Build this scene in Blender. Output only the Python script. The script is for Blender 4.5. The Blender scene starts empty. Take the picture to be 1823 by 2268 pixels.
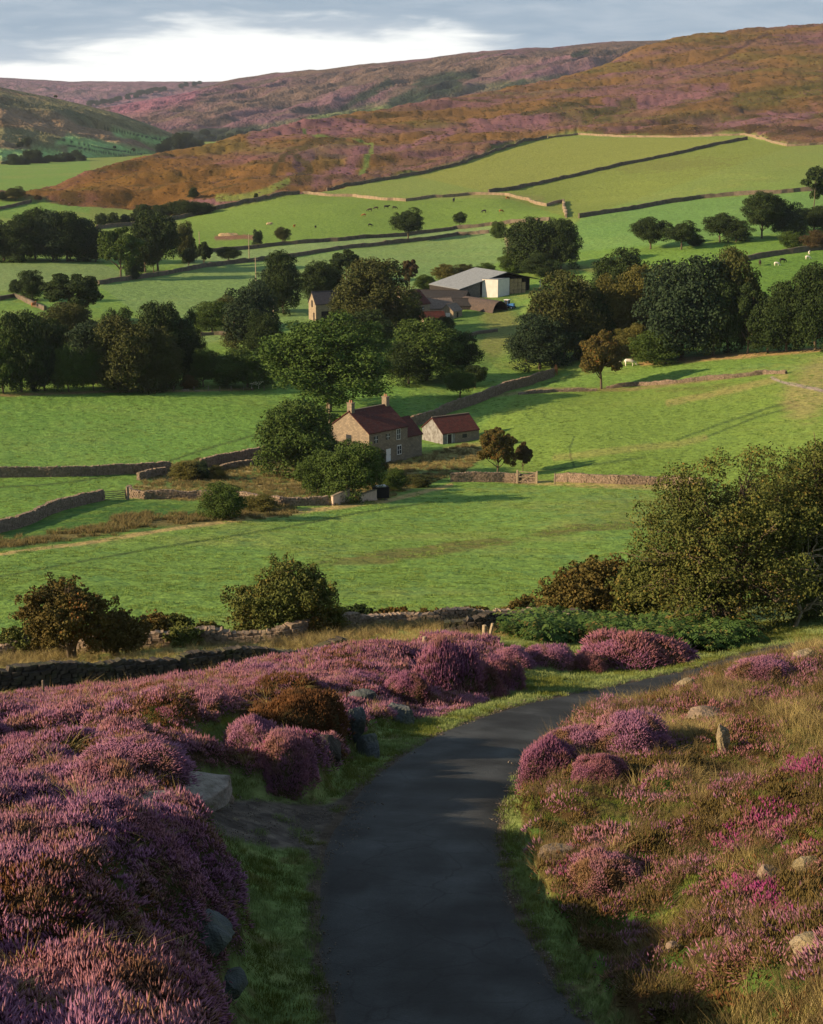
import bpy, math, random
import numpy as np
from mathutils import Vector, Matrix

# ------------------------------------------------------------------ camera, world, sun
F = 3600.0                     # focal length in photo pixels (photo 1823 x 2268)
PW, PH = 1823.0, 2268.0
PITCH = math.radians(14.4)
sc = bpy.context.scene
col = sc.collection
CP, SP = math.cos(PITCH), math.sin(PITCH)
cd = bpy.data.cameras.new("camera")
cam = bpy.data.objects.new("camera", cd); col.objects.link(cam)
cam.location = (0, 0, 0)
cam.rotation_euler = (math.radians(90) - PITCH, 0, 0)
cd.sensor_fit = 'VERTICAL'; cd.sensor_height = 24.0
cd.lens = 24.0 * F / PH
cd.clip_start = 0.5; cd.clip_end = 60000
sc.camera = cam

SUN_EL = math.radians(21.0)
SUN_AZ = math.radians(-105.0)      # where the sun stands: clockwise from +Y (the view direction)
sd = Vector((math.sin(SUN_AZ)*math.cos(SUN_EL), math.cos(SUN_AZ)*math.cos(SUN_EL), math.sin(SUN_EL)))
sl = bpy.data.lights.new("sun", 'SUN'); sl.energy = 5.0; sl.angle = math.radians(0.6)
sl.color = (1.0, 0.74, 0.47)
sun = bpy.data.objects.new("sun", sl); col.objects.link(sun)
sun.rotation_euler = sd.to_track_quat('Z', 'Y').to_euler()
sun.location = (-50, -50, 80)

w = bpy.data.worlds.new("World"); sc.world = w; w.use_nodes = True
nt = w.node_tree; nt.nodes.clear()
def N(t, kind, **kw):
    n = t.nodes.new(kind)
    for k, v in kw.items(): setattr(n, k, v)
    return n
def L(t, a, b): t.links.new(a, b)
out = N(nt, 'ShaderNodeOutputWorld'); bg = N(nt, 'ShaderNodeBackground')
sky = N(nt, 'ShaderNodeTexSky'); sky.sky_type = 'NISHITA'; sky.sun_disc = False
sky.sun_elevation = SUN_EL; sky.sun_rotation = SUN_AZ
sky.altitude = 300; sky.air_density = 1.0; sky.dust_density = 1.2; sky.ozone_density = 1.5
tc = N(nt, 'ShaderNodeTexCoord'); sep = N(nt, 'ShaderNodeSeparateXYZ')
L(nt, tc.outputs['Generated'], sep.inputs[0])
def math_(t, op, a, b=None, clamp=False):
    n = N(t, 'ShaderNodeMath', operation=op); n.use_clamp = clamp
    for i, v in enumerate((a, b)):
        if v is None: continue
        if isinstance(v, (int, float)): n.inputs[i].default_value = v
        else: L(t, v, n.inputs[i])
    return n.outputs[0]
def mixc(t, fac, a, b, mode='MIX'):
    n = N(t, 'ShaderNodeMix', data_type='RGBA', blend_type=mode)
    for i, v in ((0, fac), (6, a), (7, b)):
        if isinstance(v, (int, float)): n.inputs[i].default_value = v
        elif isinstance(v, tuple): n.inputs[i].default_value = (*v, 1) if len(v) == 3 else v
        else: L(t, v, n.inputs[i])
    return n.outputs[2]
def smooth(t, v, a, b):
    n = N(t, 'ShaderNodeMapRange', interpolation_type='SMOOTHSTEP')
    L(t, v, n.inputs[0]); n.inputs[1].default_value = a; n.inputs[2].default_value = b
    return n.outputs[0]
def noise(t, vec, scale, detail=4, rough=0.55, dist=0.0):
    n = N(t, 'ShaderNodeTexNoise'); n.inputs['Scale'].default_value = scale
    n.inputs['Detail'].default_value = detail; n.inputs['Roughness'].default_value = rough
    n.inputs['Distortion'].default_value = dist
    if vec is not None: L(t, vec, n.inputs['Vector'])
    return n
# clouds: a bank of grey stratus seen edge on, open to bright sky low over the moor
mp = N(nt, 'ShaderNodeMapping'); mp.inputs['Scale'].default_value = (14, 14, 90)
L(nt, tc.outputs['Generated'], mp.inputs[0])
n1 = noise(nt, mp.outputs[0], 1.0, 5, 0.55, 0.3)
mp2 = N(nt, 'ShaderNodeMapping'); mp2.inputs['Scale'].default_value = (3.2, 3.2, 14); mp2.inputs['Location'].default_value = (1.3, 0.4, 0.2)
L(nt, tc.outputs['Generated'], mp2.inputs[0])
n2 = noise(nt, mp2.outputs[0], 1.0, 2, 0.5)
elev = sep.outputs['Z']; xdir = sep.outputs['X']
base = math_(nt, 'ADD', elev, math_(nt, 'MULTIPLY', math_(nt, 'SUBTRACT', n1.outputs[0], 0.5), 0.052))
base = math_(nt, 'ADD', base, math_(nt, 'MULTIPLY', math_(nt, 'SUBTRACT', n2.outputs[0], 0.5), 0.02))
# the bank's lower edge sinks towards the right of the view and at the far left
left = smooth(nt, xdir, -0.13, -0.22)
right = smooth(nt, xdir, 0.02, 0.13)
base = math_(nt, 'ADD', base, math_(nt, 'MULTIPLY', left, 0.014))
base = math_(nt, 'ADD', base, math_(nt, 'MULTIPLY', right, 0.028))
cl = smooth(nt, base, 0.028, 0.047)
ccol = mixc(nt, smooth(nt, n1.outputs[0], 0.35, 0.7), (2.7, 3.8, 4.9), (4.1, 5.0, 5.9))
skyc = mixc(nt, 0.88, sky.outputs[0], (11.0, 11.2, 11.0))
band = smooth(nt, elev, 0.25, 0.06)
skyc = mixc(nt, band, mixc(nt, 0.25, sky.outputs[0], (3.6, 4.4, 5.6)), skyc)
full = mixc(nt, math_(nt, 'MULTIPLY', cl, math_(nt, 'ADD', math_(nt, 'MULTIPLY', band, 0.55), 0.45)), skyc, ccol)
L(nt, full, bg.inputs[0]); bg.inputs[1].default_value = 0.060
L(nt, bg.outputs[0], out.inputs[0])

sc.view_settings.view_transform = 'Standard'; sc.view_settings.look = 'None'
sc.view_settings.exposure = 0.95; sc.view_settings.gamma = 1.0
sc.render.engine = 'CYCLES'
sc.cycles.use_denoising = True
sc.cycles.max_bounces = 5; sc.cycles.diffuse_bounces = 3; sc.cycles.transmission_bounces = 2
sc.cycles.volume_bounces = 0; sc.cycles.transparent_max_bounces = 4

# ------------------------------------------------------------------ numpy noise
def _h(ix, iy, s):
    n = (ix.astype(np.int64)*374761393 + iy.astype(np.int64)*668265263 + s*1442695041) & 0xffffffff
    n = ((n ^ (n >> 13)) * 1274126177) & 0xffffffff
    n = (n ^ (n >> 16)) & 0xffffffff
    return n / 4294967295.0
def vn(x, y, s=0):
    ix = np.floor(x); iy = np.floor(y); fx = x-ix; fy = y-iy
    fx = fx*fx*(3-2*fx); fy = fy*fy*(3-2*fy)
    a = _h(ix, iy, s); b = _h(ix+1, iy, s); c = _h(ix, iy+1, s); d = _h(ix+1, iy+1, s)
    return a+(b-a)*fx+(c-a)*fy+(a-b-c+d)*fx*fy
def fbm(x, y, s=0, o=4, g=0.5):
    v = 0; a = 1; t = 0
    for k in range(o):
        v = v+a*vn(x*2**k+17.3*k, y*2**k-9.1*k, s+k); t += a; a *= g
    return v/t
def domes(x, y, s=0):
    """rounded hummocks, one per cell of size 1; 0..1"""
    ix = np.floor(x); iy = np.floor(y); best = np.zeros_like(x)
    for dx in (-1, 0, 1):
        for dy in (-1, 0, 1):
            cx = ix+dx; cy = iy+dy
            px = cx+0.15+0.7*_h(cx, cy, s); py = cy+0.15+0.7*_h(cx, cy, s+7)
            R = 0.62+0.45*_h(cx, cy, s+13); hh = 0.55+0.45*_h(cx, cy, s+19)
            d2 = ((x-px)**2+(y-py)**2)/(R*R)
            best = np.maximum(best, hh*np.sqrt(np.clip(1-d2, 0, 1)))
    return best
def sstep(v, a, b):
    t = np.clip((v-a)/(b-a), 0, 1); return t*t*(3-2*t)

# ------------------------------------------------------------------ photo pixel <-> direction
def pdir(px, py):
    u = (np.asarray(px, float)-PW/2)/F; v = (np.asarray(py, float)-PH/2)/F
    hx = u; hy = CP-v*SP; dz = -SP-v*CP
    return np.arctan2(hx, hy), dz/np.hypot(hx, hy)
def proj(x, y, z):
    zc = y*CP-z*SP; up = y*SP+z*CP
    return PW/2+F*x/zc, PH/2-F*up/zc

# terrain control: photo pixel and ground distance
CTL = [
 # foreground: road line
 (990,2268,18.8),(905,1950,23.7),(935,1827,28.2),(960,1740,32.5),(1060,1650,39),(1180,1590,45),(1330,1555,51.5),(1560,1508,58),(1770,1468,63.5),
 (735,2268,18.8),(1270,2268,18.9),(690,1990,22.9),(1130,1970,23.3),(1115,1827,28.2),(740,1800,29),
 # verge left, passing place
 (620,2200,19.3),(600,2050,21.5),(560,1900,25.0),(600,1800,28.3),(500,1800,27.8),(700,1745,31),(850,1680,35.5),(1050,1595,43.5),(1250,1545,50.5),
 (520,2268,17.6),
 # left heather bank
 (0,2268,12.6),(250,2268,13.2),(420,2268,15.0),(250,2100,15.6),(0,2100,15.4),(400,2080,17.4),(500,2060,19.6),(0,1900,20.8),(250,1900,20.8),(400,1900,22.9),(0,1750,27.5),(250,1740,28.0),
 (420,1790,26.6),(340,1720,30.0),(0,1620,39),(250,1630,37),(0,1560,52),(300,1560,47),(500,1650,34.5),(640,1690,34.5),(560,1560,43),(620,1490,51),(730,1600,40.5),(760,1660,37.0),
 (850,1450,57),(740,1470,53),(850,1560,45),(920,1590,43.5),(1000,1430,60),(1080,1530,52),(1130,1470,58),(1250,1480,60),(1400,1500,58),(1480,1440,70),(1000,1520,52),
 # right bank
 (1300,2268,18.9),(1450,2268,17.7),(1823,2268,15.0),(1650,2268,16.2),(1250,2050,22.3),(1500,2050,21.2),(1823,2050,19.0),(1180,1850,27.6),(1300,1850,26.8),(1500,1850,26.2),(1823,1850,23.7),
 (1180,1680,35.0),(1250,1650,36.0),(1400,1650,35.5),(1600,1680,33),(1823,1700,29.5),(1500,1570,43),(1400,1610,39),(1680,1530,44),(1823,1490,49),(1600,1560,42),(1823,1600,36.5),
 (1823,1420,72),(1650,1460,68),(1700,1400,78),
 # wall strip
 (0,1535,66),(300,1515,69),(600,1485,72),(700,1478,74),(0,1480,80),(400,1440,85),(900,1400,88),(1100,1395,86),(700,1420,86),(1250,1400,84),(1400,1400,86),(1550,1400,82),(1823,1340,93),
 (0,1435,98),(450,1400,98),(800,1378,101),(1200,1362,104),(1500,1345,102),
 # big field
 (0,1250,150),(400,1270,142),(900,1260,146),(1300,1270,142),(1823,1200,150),(0,1330,122),(900,1320,124),(1500,1290,128),
 (0,1222,162),(400,1165,186),(620,1132,205),(850,1095,226),(1000,1070,242),(1200,1062,246),(1500,1072,236),(1823,1060,225),(900,1180,182),(1300,1150,192),
 (0,1180,186),(250,1110,216),(120,1140,202),(0,1050,250),(300,1040,256),(600,1000,276),(700,1075,238),
 # valley behind
 (300,950,300),(0,950,300),(0,880,335),(600,860,345),(900,850,350),(860,1010,277),(1050,960,300),(1200,840,360),(1400,900,312),(1600,960,276),(1823,930,275),(1000,1020,268),(1300,1000,266),
 (1823,780,362),(1600,800,362),(1380,860,340),(1150,900,320),
 (1000,720,440),(1100,670,480),(700,700,455),(450,720,440),(100,700,452),(250,780,395),(1300,760,400),(1600,720,420),(1823,700,430),
 (300,640,520),(0,580,600),(500,590,590),(550,560,640),(900,520,700),(1060,510,705),(0,520,760),(300,520,740),(1300,560,580),(1480,520,600),(1823,540,560),(1700,600,505),(1823,480,640),(1500,460,700),(1250,480,690),(900,600,560),
 (500,510,742),(800,460,805),(1100,450,805),(420,485,830),(670,430,905),(950,372,1060),(1220,305,1230),(1500,300,1200),(1720,318,1080),(1823,314,1080),(1300,400,930),(1260,452,820),(1600,380,890),(1823,400,790),(750,425,930),
 # moor spur
 (80,445,960),(-150,445,960),(300,455,950),(300,400,1030),(200,420,1000),(552,380,1060),(700,350,1120),(800,300,1300),(1000,290,1330),(1200,240,1500),(1500,200,1650),(1823,180,1700),(1823,240,1400),(1500,250,1400),(950,330,1170),(1823,120,1950),(1400,160,1850),
]
# skyline of the spur: photo pixel, distance
SIL = [(-400,436,1000),(-100,434,1010),(79,431,1010),(121,418,1050),(210,392,1110),(289,365,1160),(394,344,1220),(473,329,1250),(552,305,1300),(631,287,1350),(736,268,1420),(800,259,1460),(912,236,1550),(990,226,1620),(1110,205,1740),(1230,180,1860),(1332,150,1990),(1420,112,2080),(1490,90,2150),(1600,75,2230),(1700,64,2290),(1823,57,2350),(2000,50,2400),(2300,45,2450)]
pts = []
for px, py, r in CTL+SIL:
    a, t = pdir(px, py); pts.append((float(a), math.log(r), float(t)))
# keep the slopes beside the view plausible
P = np.array(pts)
AS = 3.0
def U(r1, r2): return r1*r1*np.where(r1 > 1e-9, np.log(np.maximum(r1, 1e-9)), 0)
def tps_fit(P, lam):
    X = np.c_[P[:, 0]*AS, P[:, 1]]; n = len(P)
    D = np.sqrt(((X[:, None]-X[None])**2).sum(-1)); K = U(D, 0)+lam*np.eye(n)
    Q = np.c_[np.ones(n), X]; A = np.zeros((n+3, n+3)); A[:n, :n] = K; A[:n, n:] = Q; A[n:, :n] = Q.T
    return X, np.linalg.solve(A, np.r_[P[:, 2], 0, 0, 0])
TX, TW = tps_fit(P, 2e-4)
def tps(a, lr):
    a = np.clip(a, -0.30, 0.30)*AS
    sh = a.shape; a = a.ravel(); lr = lr.ravel(); o = np.zeros_like(a); n = len(TX)
    for i in range(0, len(a), 20000):
        q = np.c_[a[i:i+20000], lr[i:i+20000]]
        D = np.sqrt(((q[:, None]-TX[None])**2).sum(-1))
        o[i:i+20000] = U(D, 0)@TW[:n]+TW[n]+q@TW[n+1:]
    return o.reshape(sh)
sil_az = []; sil_t = []; sil_r = []
for px, py, r in SIL:
    a, t = pdir(px, py); sil_az.append(float(a)); sil_t.append(float(t)); sil_r.append(r)
FLOOR = -60.0
# coarse solve, then interpolate to the fine grid
CA = np.linspace(-0.30, 0.30, 121); CL = np.linspace(math.log(7), math.log(2600), 360)
cA, cL = np.meshgrid(CA, CL, indexing='ij'); CT = tps(cA, cL)
def t_base(a, lr):
    a = np.clip(a, -0.2999, 0.2999); lr = np.clip(lr, CL[0], CL[-1]-1e-6)
    fa = (a-CA[0])/(CA[1]-CA[0]); fl = (lr-CL[0])/(CL[1]-CL[0])
    ia = np.clip(np.floor(fa).astype(int), 0, len(CA)-2); il = np.clip(np.floor(fl).astype(int), 0, len(CL)-2)
    fa -= ia; fl -= il
    return (CT[ia, il]*(1-fa)*(1-fl)+CT[ia+1, il]*fa*(1-fl)+CT[ia, il+1]*(1-fa)*fl+CT[ia+1, il+1]*fa*fl)
def z_base(x, y):
    r = np.hypot(x, y); a = np.arctan2(x, y)
    rc = np.interp(a, sil_az, sil_r); tcr = np.interp(a, sil_az, sil_t)
    rr = np.clip(r, 7.5, rc)
    t = t_base(a, np.log(rr)); zz = t*np.maximum(rr, 7.5)
    # ease into the skyline height just before the crest
    k = sstep(r, rc*0.93, rc); zz = zz*(1-k)+k*(tcr*rr)
    over = r-rc
    zb = np.maximum(tcr*rc-0.10*over-0.0004*np.maximum(over, 0)**2, FLOOR-0.0125*np.maximum(r-1000, 0))
    return np.where(over > 0, zb, zz)

# road centre line, left edge seen in the photo, 3.1 m wide
RL = [(735,2330),(727,2268),(712,2180),(700,2100),(690,2020),(688,1950),(700,1880),(722,1835),(760,1780),(800,1738),(850,1693),(940,1643),(1050,1601),(1150,1573),(1250,1552),(1383,1532),(1500,1508),(1620,1483),(1752,1458),(1900,1432),(2100,1405)]
def base_hit(px, py, rmin=8, rmax=2400):
    a, t = pdir(px, py); rs = np.exp(np.linspace(math.log(rmin), math.log(rmax), 3000))
    zz = z_base(rs*np.sin(a), rs*np.cos(a)); d = zz-t*rs; i = int(np.argmax(d >= 0))
    if d[i] < 0: i = len(rs)-1
    r = rs[i]; return np.array([r*math.sin(a), r*math.cos(a)])
RWID = 3.1
le = np.array([base_hit(px, py, rmin=14) for px, py in RL])
def resample(p, step):
    d = np.r_[0, np.cumsum(np.hypot(*np.diff(p, axis=0).T))]; n = int(d[-1]/step)+1; s = np.linspace(0, d[-1], n)
    return np.c_[np.interp(s, d, p[:, 0]), np.interp(s, d, p[:, 1])]
le = resample(le, 0.5)
def smoothline(p, k):
    for _ in range(k):
        q = p.copy(); q[1:-1] = (p[:-2]+2*p[1:-1]+p[2:])/4; p = q
    return p
le = smoothline(le, 30)
tg = np.gradient(le, axis=0); tg /= np.hypot(*tg.T)[:, None]; nr = np.c_[tg[:, 1], -tg[:, 0]]
rc_line = smoothline(le+nr*RWID/2, 20)
st = rc_line[0]-(rc_line[4]-rc_line[0])/np.hypot(*(rc_line[4]-rc_line[0]))*np.arange(12, 0, -1)[:, None]
rc_line = resample(np.r_[st, rc_line], 0.5)
rz = z_base(rc_line[:, 0], rc_line[:, 1])
for _ in range(120):
    q = rz.copy(); q[1:-1] = (rz[:-2]+2*rz[1:-1]+rz[2:])/4; rz = q
def road_dist(x, y):
    d = np.full(x.shape, 1e9); zi = np.zeros(x.shape)
    m = (np.hypot(x, y) < 115) & (x > -14)
    xs = x[m]; ys = y[m]; dd = np.full(xs.shape, 1e9); zz = np.zeros(xs.shape)
    for i in range(len(rc_line)-1):
        ax_, ay_ = rc_line[i]; vx, vy = rc_line[i+1]-rc_line[i]
        u = np.clip(((xs-ax_)*vx+(ys-ay_)*vy)/(vx*vx+vy*vy), 0, 1)
        q = np.hypot(xs-ax_-u*vx, ys-ay_-u*vy); c = q < dd; dd[c] = q[c]; zz[c] = (rz[i]+(rz[i+1]-rz[i])*u)[c]
    d[m] = dd; zi[m] = zz
    return d, zi

# ------------------------------------------------------------------ regions (photo pixels projected on the ground)
def inpoly(px, py, poly):
    c = np.zeros(px.shape, bool); n = len(poly); j = n-1
    for i in range(n):
        xi, yi = poly[i]; xj, yj = poly[j]
        if yi != yj:
            c ^= ((yi > py) != (yj > py)) & (px < (xj-xi)*(py-yi)/(yj-yi)+xi)
        j = i
    return c
def linedist(px, py, line):
    d = np.full(px.shape, 1e9)
    for (x1, y1), (x2, y2) in zip(line[:-1], line[1:]):
        vx, vy = x2-x1, y2-y1; t = np.clip(((px-x1)*vx+(py-y1)*vy)/(vx*vx+vy*vy), 0, 1)
        d = np.minimum(d, np.hypot(px-x1-t*vx, py-y1-t*vy))
    return d
HEATHER_L = [(-500,1545),(0,1560),(120,1530),(330,1500),(600,1478),(640,1430),(900,1392),(1060,1400),(1140,1470),(1140,1530),(1080,1560),(980,1592),(880,1600),(820,1610),(760,1690),(700,1752),(560,1752),(520,1740),(400,1745),(340,1735),(330,1765),(385,1840),(470,1960),(540,2050),(545,2110),(500,2200),(485,2300),(470,9000),(-3000,9000),(-3000,1545)]
MOSS = [[(425,1640),(500,1605),(565,1625),(560,1690),(600,1730),(480,1722),(430,1690)],[(140,1665),(190,1655),(215,1680),(170,1700)],[(330,1730),(400,1725),(390,1780),(335,1770)]]
BANK_R = [(1175,1725),(1160,1760),(1165,1800),(1155,1870),(1185,1930),(1235,2040),(1290,2140),(1345,2268),(1500,9000),(4600,9000),(2600,1405),(1823,1452),(1740,1475),(1600,1512),(1500,1540),(1420,1580),(1300,1615),(1160,1660)]
STRIP = [(-400,1530),(-400,1440),(150,1436),(450,1412),(700,1392),(900,1372),(1100,1365),(1290,1362),(1240,1400),(1090,1425),(940,1432),(820,1432),(640,1462),(400,1480),(100,1520)]
GRAVEL = [(460,1800),(520,1770),(640,1772),(740,1765),(800,1735),(880,1780),(760,1900),(705,1900),(665,1870),(580,1868),(490,1858)]
MOORLINE = [(-600,446),(79,446),(210,458),(337,466),(395,481),(663,429),(726,421),(912,387),(1017,363),(1122,326),(1212,305),(1280,297),(1385,302),(1543,302),(1648,297),(1742,323),(1823,318),(2600,300)]
MOOR = MOORLINE+[(2600,-600),(-600,-600)]
GARDEN = [(285,1085),(360,1032),(470,1015),(580,1005),(640,1010),(900,1015),(1030,985),(1080,1000),(1030,1045),(930,1080),(845,1108),(740,1122),(600,1118),(420,1108),(300,1100)]
RAVINE = [(-400,1260),(-400,1180),(0,1178),(110,1140),(230,1102),(300,1105),(420,1112),(600,1122),(630,1134),(400,1166),(200,1196),(0,1224)]
def to_lin(c): return tuple(((v/255+0.055)/1.055)**2.4 if v/255 > 0.04045 else v/255/12.92 for v in c)
def regions(x, y, z):
    px, py = proj(x, y, np.minimum(z, y*0.9)); r = np.hypot(x, y)
    jx = (fbm(x*0.9, y*0.9, 91, 3)-0.5)*28; jy = (fbm(x*0.9, y*0.9, 57, 3)-0.5)*16
    jf = np.clip(60/r, 0.12, 1)
    qx = px+jx*jf; qy = py+jy*jf
    R = {}
    near = r < 95
    d, dz_ = road_dist(x, y); R['roadz'] = dz_
    R['road'] = d
    clear = d > RWID/2+0.35
    R['heather'] = near & (r < 64) & inpoly(qx, qy, HEATHER_L) & clear
    m = np.zeros(x.shape, bool)
    for p in MOSS: m |= inpoly(qx, qy, p)
    R['moss'] = m & near; R['heather'] &= ~m
    R['bank'] = near & (r < 62) & inpoly(qx, qy, BANK_R) & clear & ~R['heather']
    R['gravel'] = near & (r < 40) & inpoly(qx, qy, GRAVEL)
    R['strip'] = (r > 70) & (r < 120) & inpoly(qx, qy, STRIP)
    R['moor'] = (r > 800) & (r < 1.06*np.interp(np.arctan2(x, y), sil_az, sil_r)) & inpoly(px, py+jy*.1, MOOR)
    R['garden'] = (r > 180) & (r < 330) & inpoly(qx, qy, GARDEN)
    R['ravine'] = (r > 140) & (r < 260) & inpoly(qx, qy, RAVINE)
    return R, px, py

# ------------------------------------------------------------------ the ground sheet
NA, NR = 900, 1500
A1 = np.linspace(-0.30, 0.30, NA-80)
GA = np.r_[np.linspace(-1.15, -0.305, 40), A1, np.linspace(0.305, 1.15, 40)]
GL = np.r_[np.linspace(math.log(4), math.log(10), 60, endpoint=False), np.linspace(math.log(10), math.log(110), 680, endpoint=False), np.linspace(math.log(110), math.log(3300), 760)]
ga, gl = np.meshgrid(GA, GL, indexing='ij')
gr = np.exp(gl); gx = gr*np.sin(ga); gy = gr*np.cos(ga)
gz0 = z_base(gx, gy)
REG, gpx, gpy = regions(gx, gy, gz0)
dr = REG['road']; rzz = REG['roadz']
def blur(m, k=2):
    m = m.astype(float)
    for _ in range(k):
        q = m.copy(); q[1:-1] = (m[:-2]+m[1:-1]*2+m[2:])/4; m = q
        q = m.copy(); q[:, 1:-1] = (m[:, :-2]+m[:, 1:-1]*2+m[:, 2:])/4; m = q
    return m
kroad = 1-sstep(dr, RWID/2+0.2, RWID/2+1.6)
gz = gz0*(1-kroad)+rzz*kroad
mh = blur(REG['heather'], 10); mb = blur(REG['bank'], 8); mm = blur(REG['moor'], 2)
near = gr < 130
hz = np.zeros_like(gz)
xx, yy = gx[near], gy[near]; wx = xx+0.5*fbm(xx, yy, 5, 2); wy = yy+0.5*fbm(xx, yy, 6, 2)
hz[near] += mh[near]*(1.35*domes(wx/2.2, wy/2.2, 1)+0.50*domes(wx/1.2, wy/1.2, 4)+0.16*domes(wx/0.55, wy/0.55, 2)+1.1*(fbm(xx/4, yy/4, 3, 2)-0.5)-0.60)*(1-0.5*sstep(gr[near], 30, 52))
hz[near] -= mh[near]*0.42*sstep(gr[near], 30, 52)
hz[near] += mb[near]*(0.46*domes(wx/1.5, wy/1.5, 11)+0.20*domes(wx/0.55, wy/0.55, 12)+0.8*(fbm(xx/3.5, yy/3.5, 13, 2)-0.45))
hz[near] += (1-kroad[near])*0.10*(fbm(xx*1.6, yy*1.6, 21, 3)-0.5)
fld = (gr > 90) & (gr < 900); xx, yy = gx[fld], gy[fld]
hz[fld] += (1-mm[fld])*(0.10*(fbm(xx*0.9, yy*0.9, 31, 2)-0.5)+0.9*(fbm(xx/22, yy/22, 32, 2)-0.5)*sstep(gr[fld], 100, 200))
mr = gr > 780; xx, yy = gx[mr], gy[mr]; ux = xx*0.8+yy*0.6; uy = -xx*0.6+yy*0.8
rid = 1-np.abs(2*fbm(ux/150, uy/60, 41, 4)-1)
hz[mr] += mm[mr]*(11*(rid-0.75)+5.0*(fbm(xx/28, yy/28, 43, 3)-0.5)+2.2*domes(xx/9, yy/9, 44))*sstep(gr[mr], 780, 1000)
gz = gz+hz
gz[:, -1] = FLOOR-40

# albedo painted per region
def C(c, k=1.0): return np.array(c, float)*k
PAST = C((0.130, 0.240, 0.040)); PAST_Y = C((0.190, 0.245, 0.050)); PAST_B = C((0.088, 0.205, 0.048))
def lerp(a, b, k): return a*(1-k[..., None])+b*k[..., None]
cc = np.zeros(gx.shape+(3,)); cc[:] = PAST
f1 = fbm(gx/35, gy/35, 61, 4); f2 = fbm(gx/9, gy/9, 62, 3); f3 = fbm(gx/2.2, gy/2.2, 63, 3)
cc = lerp(cc, PAST_Y, sstep(f1*0.6+f2*0.4, 0.45, 0.68)*0.75)
cc = lerp(cc, PAST_B, sstep(f3*0.5+f2*0.5, 0.52, 0.72)*0.6)
# higher fields yellower
upper = sstep(gr, 560, 900)*(gpx > 200)
cc = lerp(cc, C((0.165, 0.215, 0.045)), upper*0.7)
def stroke(line, wid, c, k=1.0, rmin=90, rmax=5000, soft=0.6, nz=0.35):
    global cc
    d = linedist(gpx, gpy, line); dn = d/(wid*(1-nz+2*nz*f3))
    kk = (1-sstep(dn, 1-soft, 1+soft*0.2))*k*((gr > rmin) & (gr < rmax)); cc = lerp(cc, C(c), kk)
STRAW = (0.34, 0.25, 0.095); OLV = (0.115, 0.115, 0.030); DK = (0.055, 0.100, 0.022); BRN = (0.13, 0.075, 0.03)
for poly, tint, k in [
    ([(-400,880),(600,862),(905,850),(905,945),(670,990),(587,1009),(440,1040),(300,1050),(-400,1058)], (0.105,0.235,0.038), .6),
    ([(-400,1060),(300,1052),(290,1090),(225,1108),(-400,1200)], (0.105,0.225,0.032), .6),
    ([(-400,580),(220,582),(300,616),(215,631),(-400,665)], (0.150,0.235,0.075), .8),
    ([(215,631),(608,575),(904,536),(1087,515),(1160,560),(800,700),(450,760),(300,690)], (0.140,0.240,0.070), .7),
    ([(430,563),(1011,507),(1087,500),(1087,515),(779,549),(394,604)], (0.165,0.260,0.085), .8),
    ([(400,484),(663,430),(897,446),(1119,433),(1206,457),(1257,482),(1087,500),(608,545),(430,560)], (0.120,0.215,0.030), .7),
    ([(1285,483),(1543,441),(1900,415),(1900,500),(1480,545),(1240,560)], (0.115,0.240,0.052), .8),
    ([(1240,560),(1900,500),(1900,550),(1640,580),(1500,600)], (0.110,0.220,0.030), .7),
    ([(1640,580),(1900,550),(1900,700),(1600,700)], (0.085,0.185,0.024), .8),
    ([(912,388),(1212,306),(1656,309),(1083,427)], (0.185,0.225,0.040), .8),
    ([(1083,427),(1656,309),(1750,325),(1285,483),(1257,482)], (0.150,0.205,0.034), .8),
    ([(1150,874),(1744,828),(2300,800),(2300,1060),(1495,1075),(1187,1071),(1000,1000)], (0.135,0.220,0.032), .7),
    ([(1120,640),(1160,700),(1080,830),(960,760),(1000,700)], (0.080,0.160,0.030), .8)]:
    kk = blur(inpoly(gpx, gpy, poly) & (gr > 120) & (gr < 1500), 1); cc = cc*(1-kk[..., None]*k)+(C(tint)*(0.86+0.28*(f2*.5+f3*.5))[..., None])*kk[..., None]*k
# rush beds and worn lines in the pasture
for cx, cy, rx, ry, k in [(900,1228,170,14,.8),(1060,1205,110,9,.75),(1330,1165,130,11,.7),(790,1245,110,10,.65),(1240,1180,70,6,.6),(1500,1110,80,7,.5),(1500,365,160,16,.35),(1560,860,120,8,.4)]:
    dd = np.hypot((gpx-cx)/rx, (gpy-cy+(gpx-cx)*0.06)/ry)+(f3-0.5)*1.2+(f2-.5)*.8
    cc = lerp(cc, C(OLV), (1-sstep(dd, 0.5, 1.15))*k*((gr > 90) & (gr < 1200)))
tr = [[(1272,968),(1262,990),(1264,1010),(1272,1030)],[(1500,975),(1600,935),(1700,900),(1765,885)],[(1560,970),(1680,918),(1770,893)],[(1190,1042),(1300,1030),(1430,1015)],
      [(560,1180),(760,1140),(960,1112)],[(0,1276),(120,1255),(330,1215),(560,1180)],[(360,1030),(480,990),(600,955)],[(0,1080),(150,1068),(280,1050)],[(1200,850),(1250,838),(1270,828)],[(1150,760+77),(1235,825)]]
for t in tr: stroke(t, 3.0, DK, 0.85, nz=0.25)
stroke([(1230,1010),(1500,985),(1560,970)], 10, STRAW, 0.25)
stroke([(1480,895),(1550,880),(1640,860),(1740,835)], 9, STRAW, 0.4)
stroke([(1420,806),(1550,797),(1700,785),(1823,776),(1900,770)], 7, STRAW, 0.9)
stroke([(1780,880),(1823,840),(1880,820)], 60, (0.26,0.22,0.08), 0.6)
stroke([(1710,838),(1740,850),(1800,862),(1860,870)], 4, (0.30,0.26,0.20), 0.8)
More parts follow.
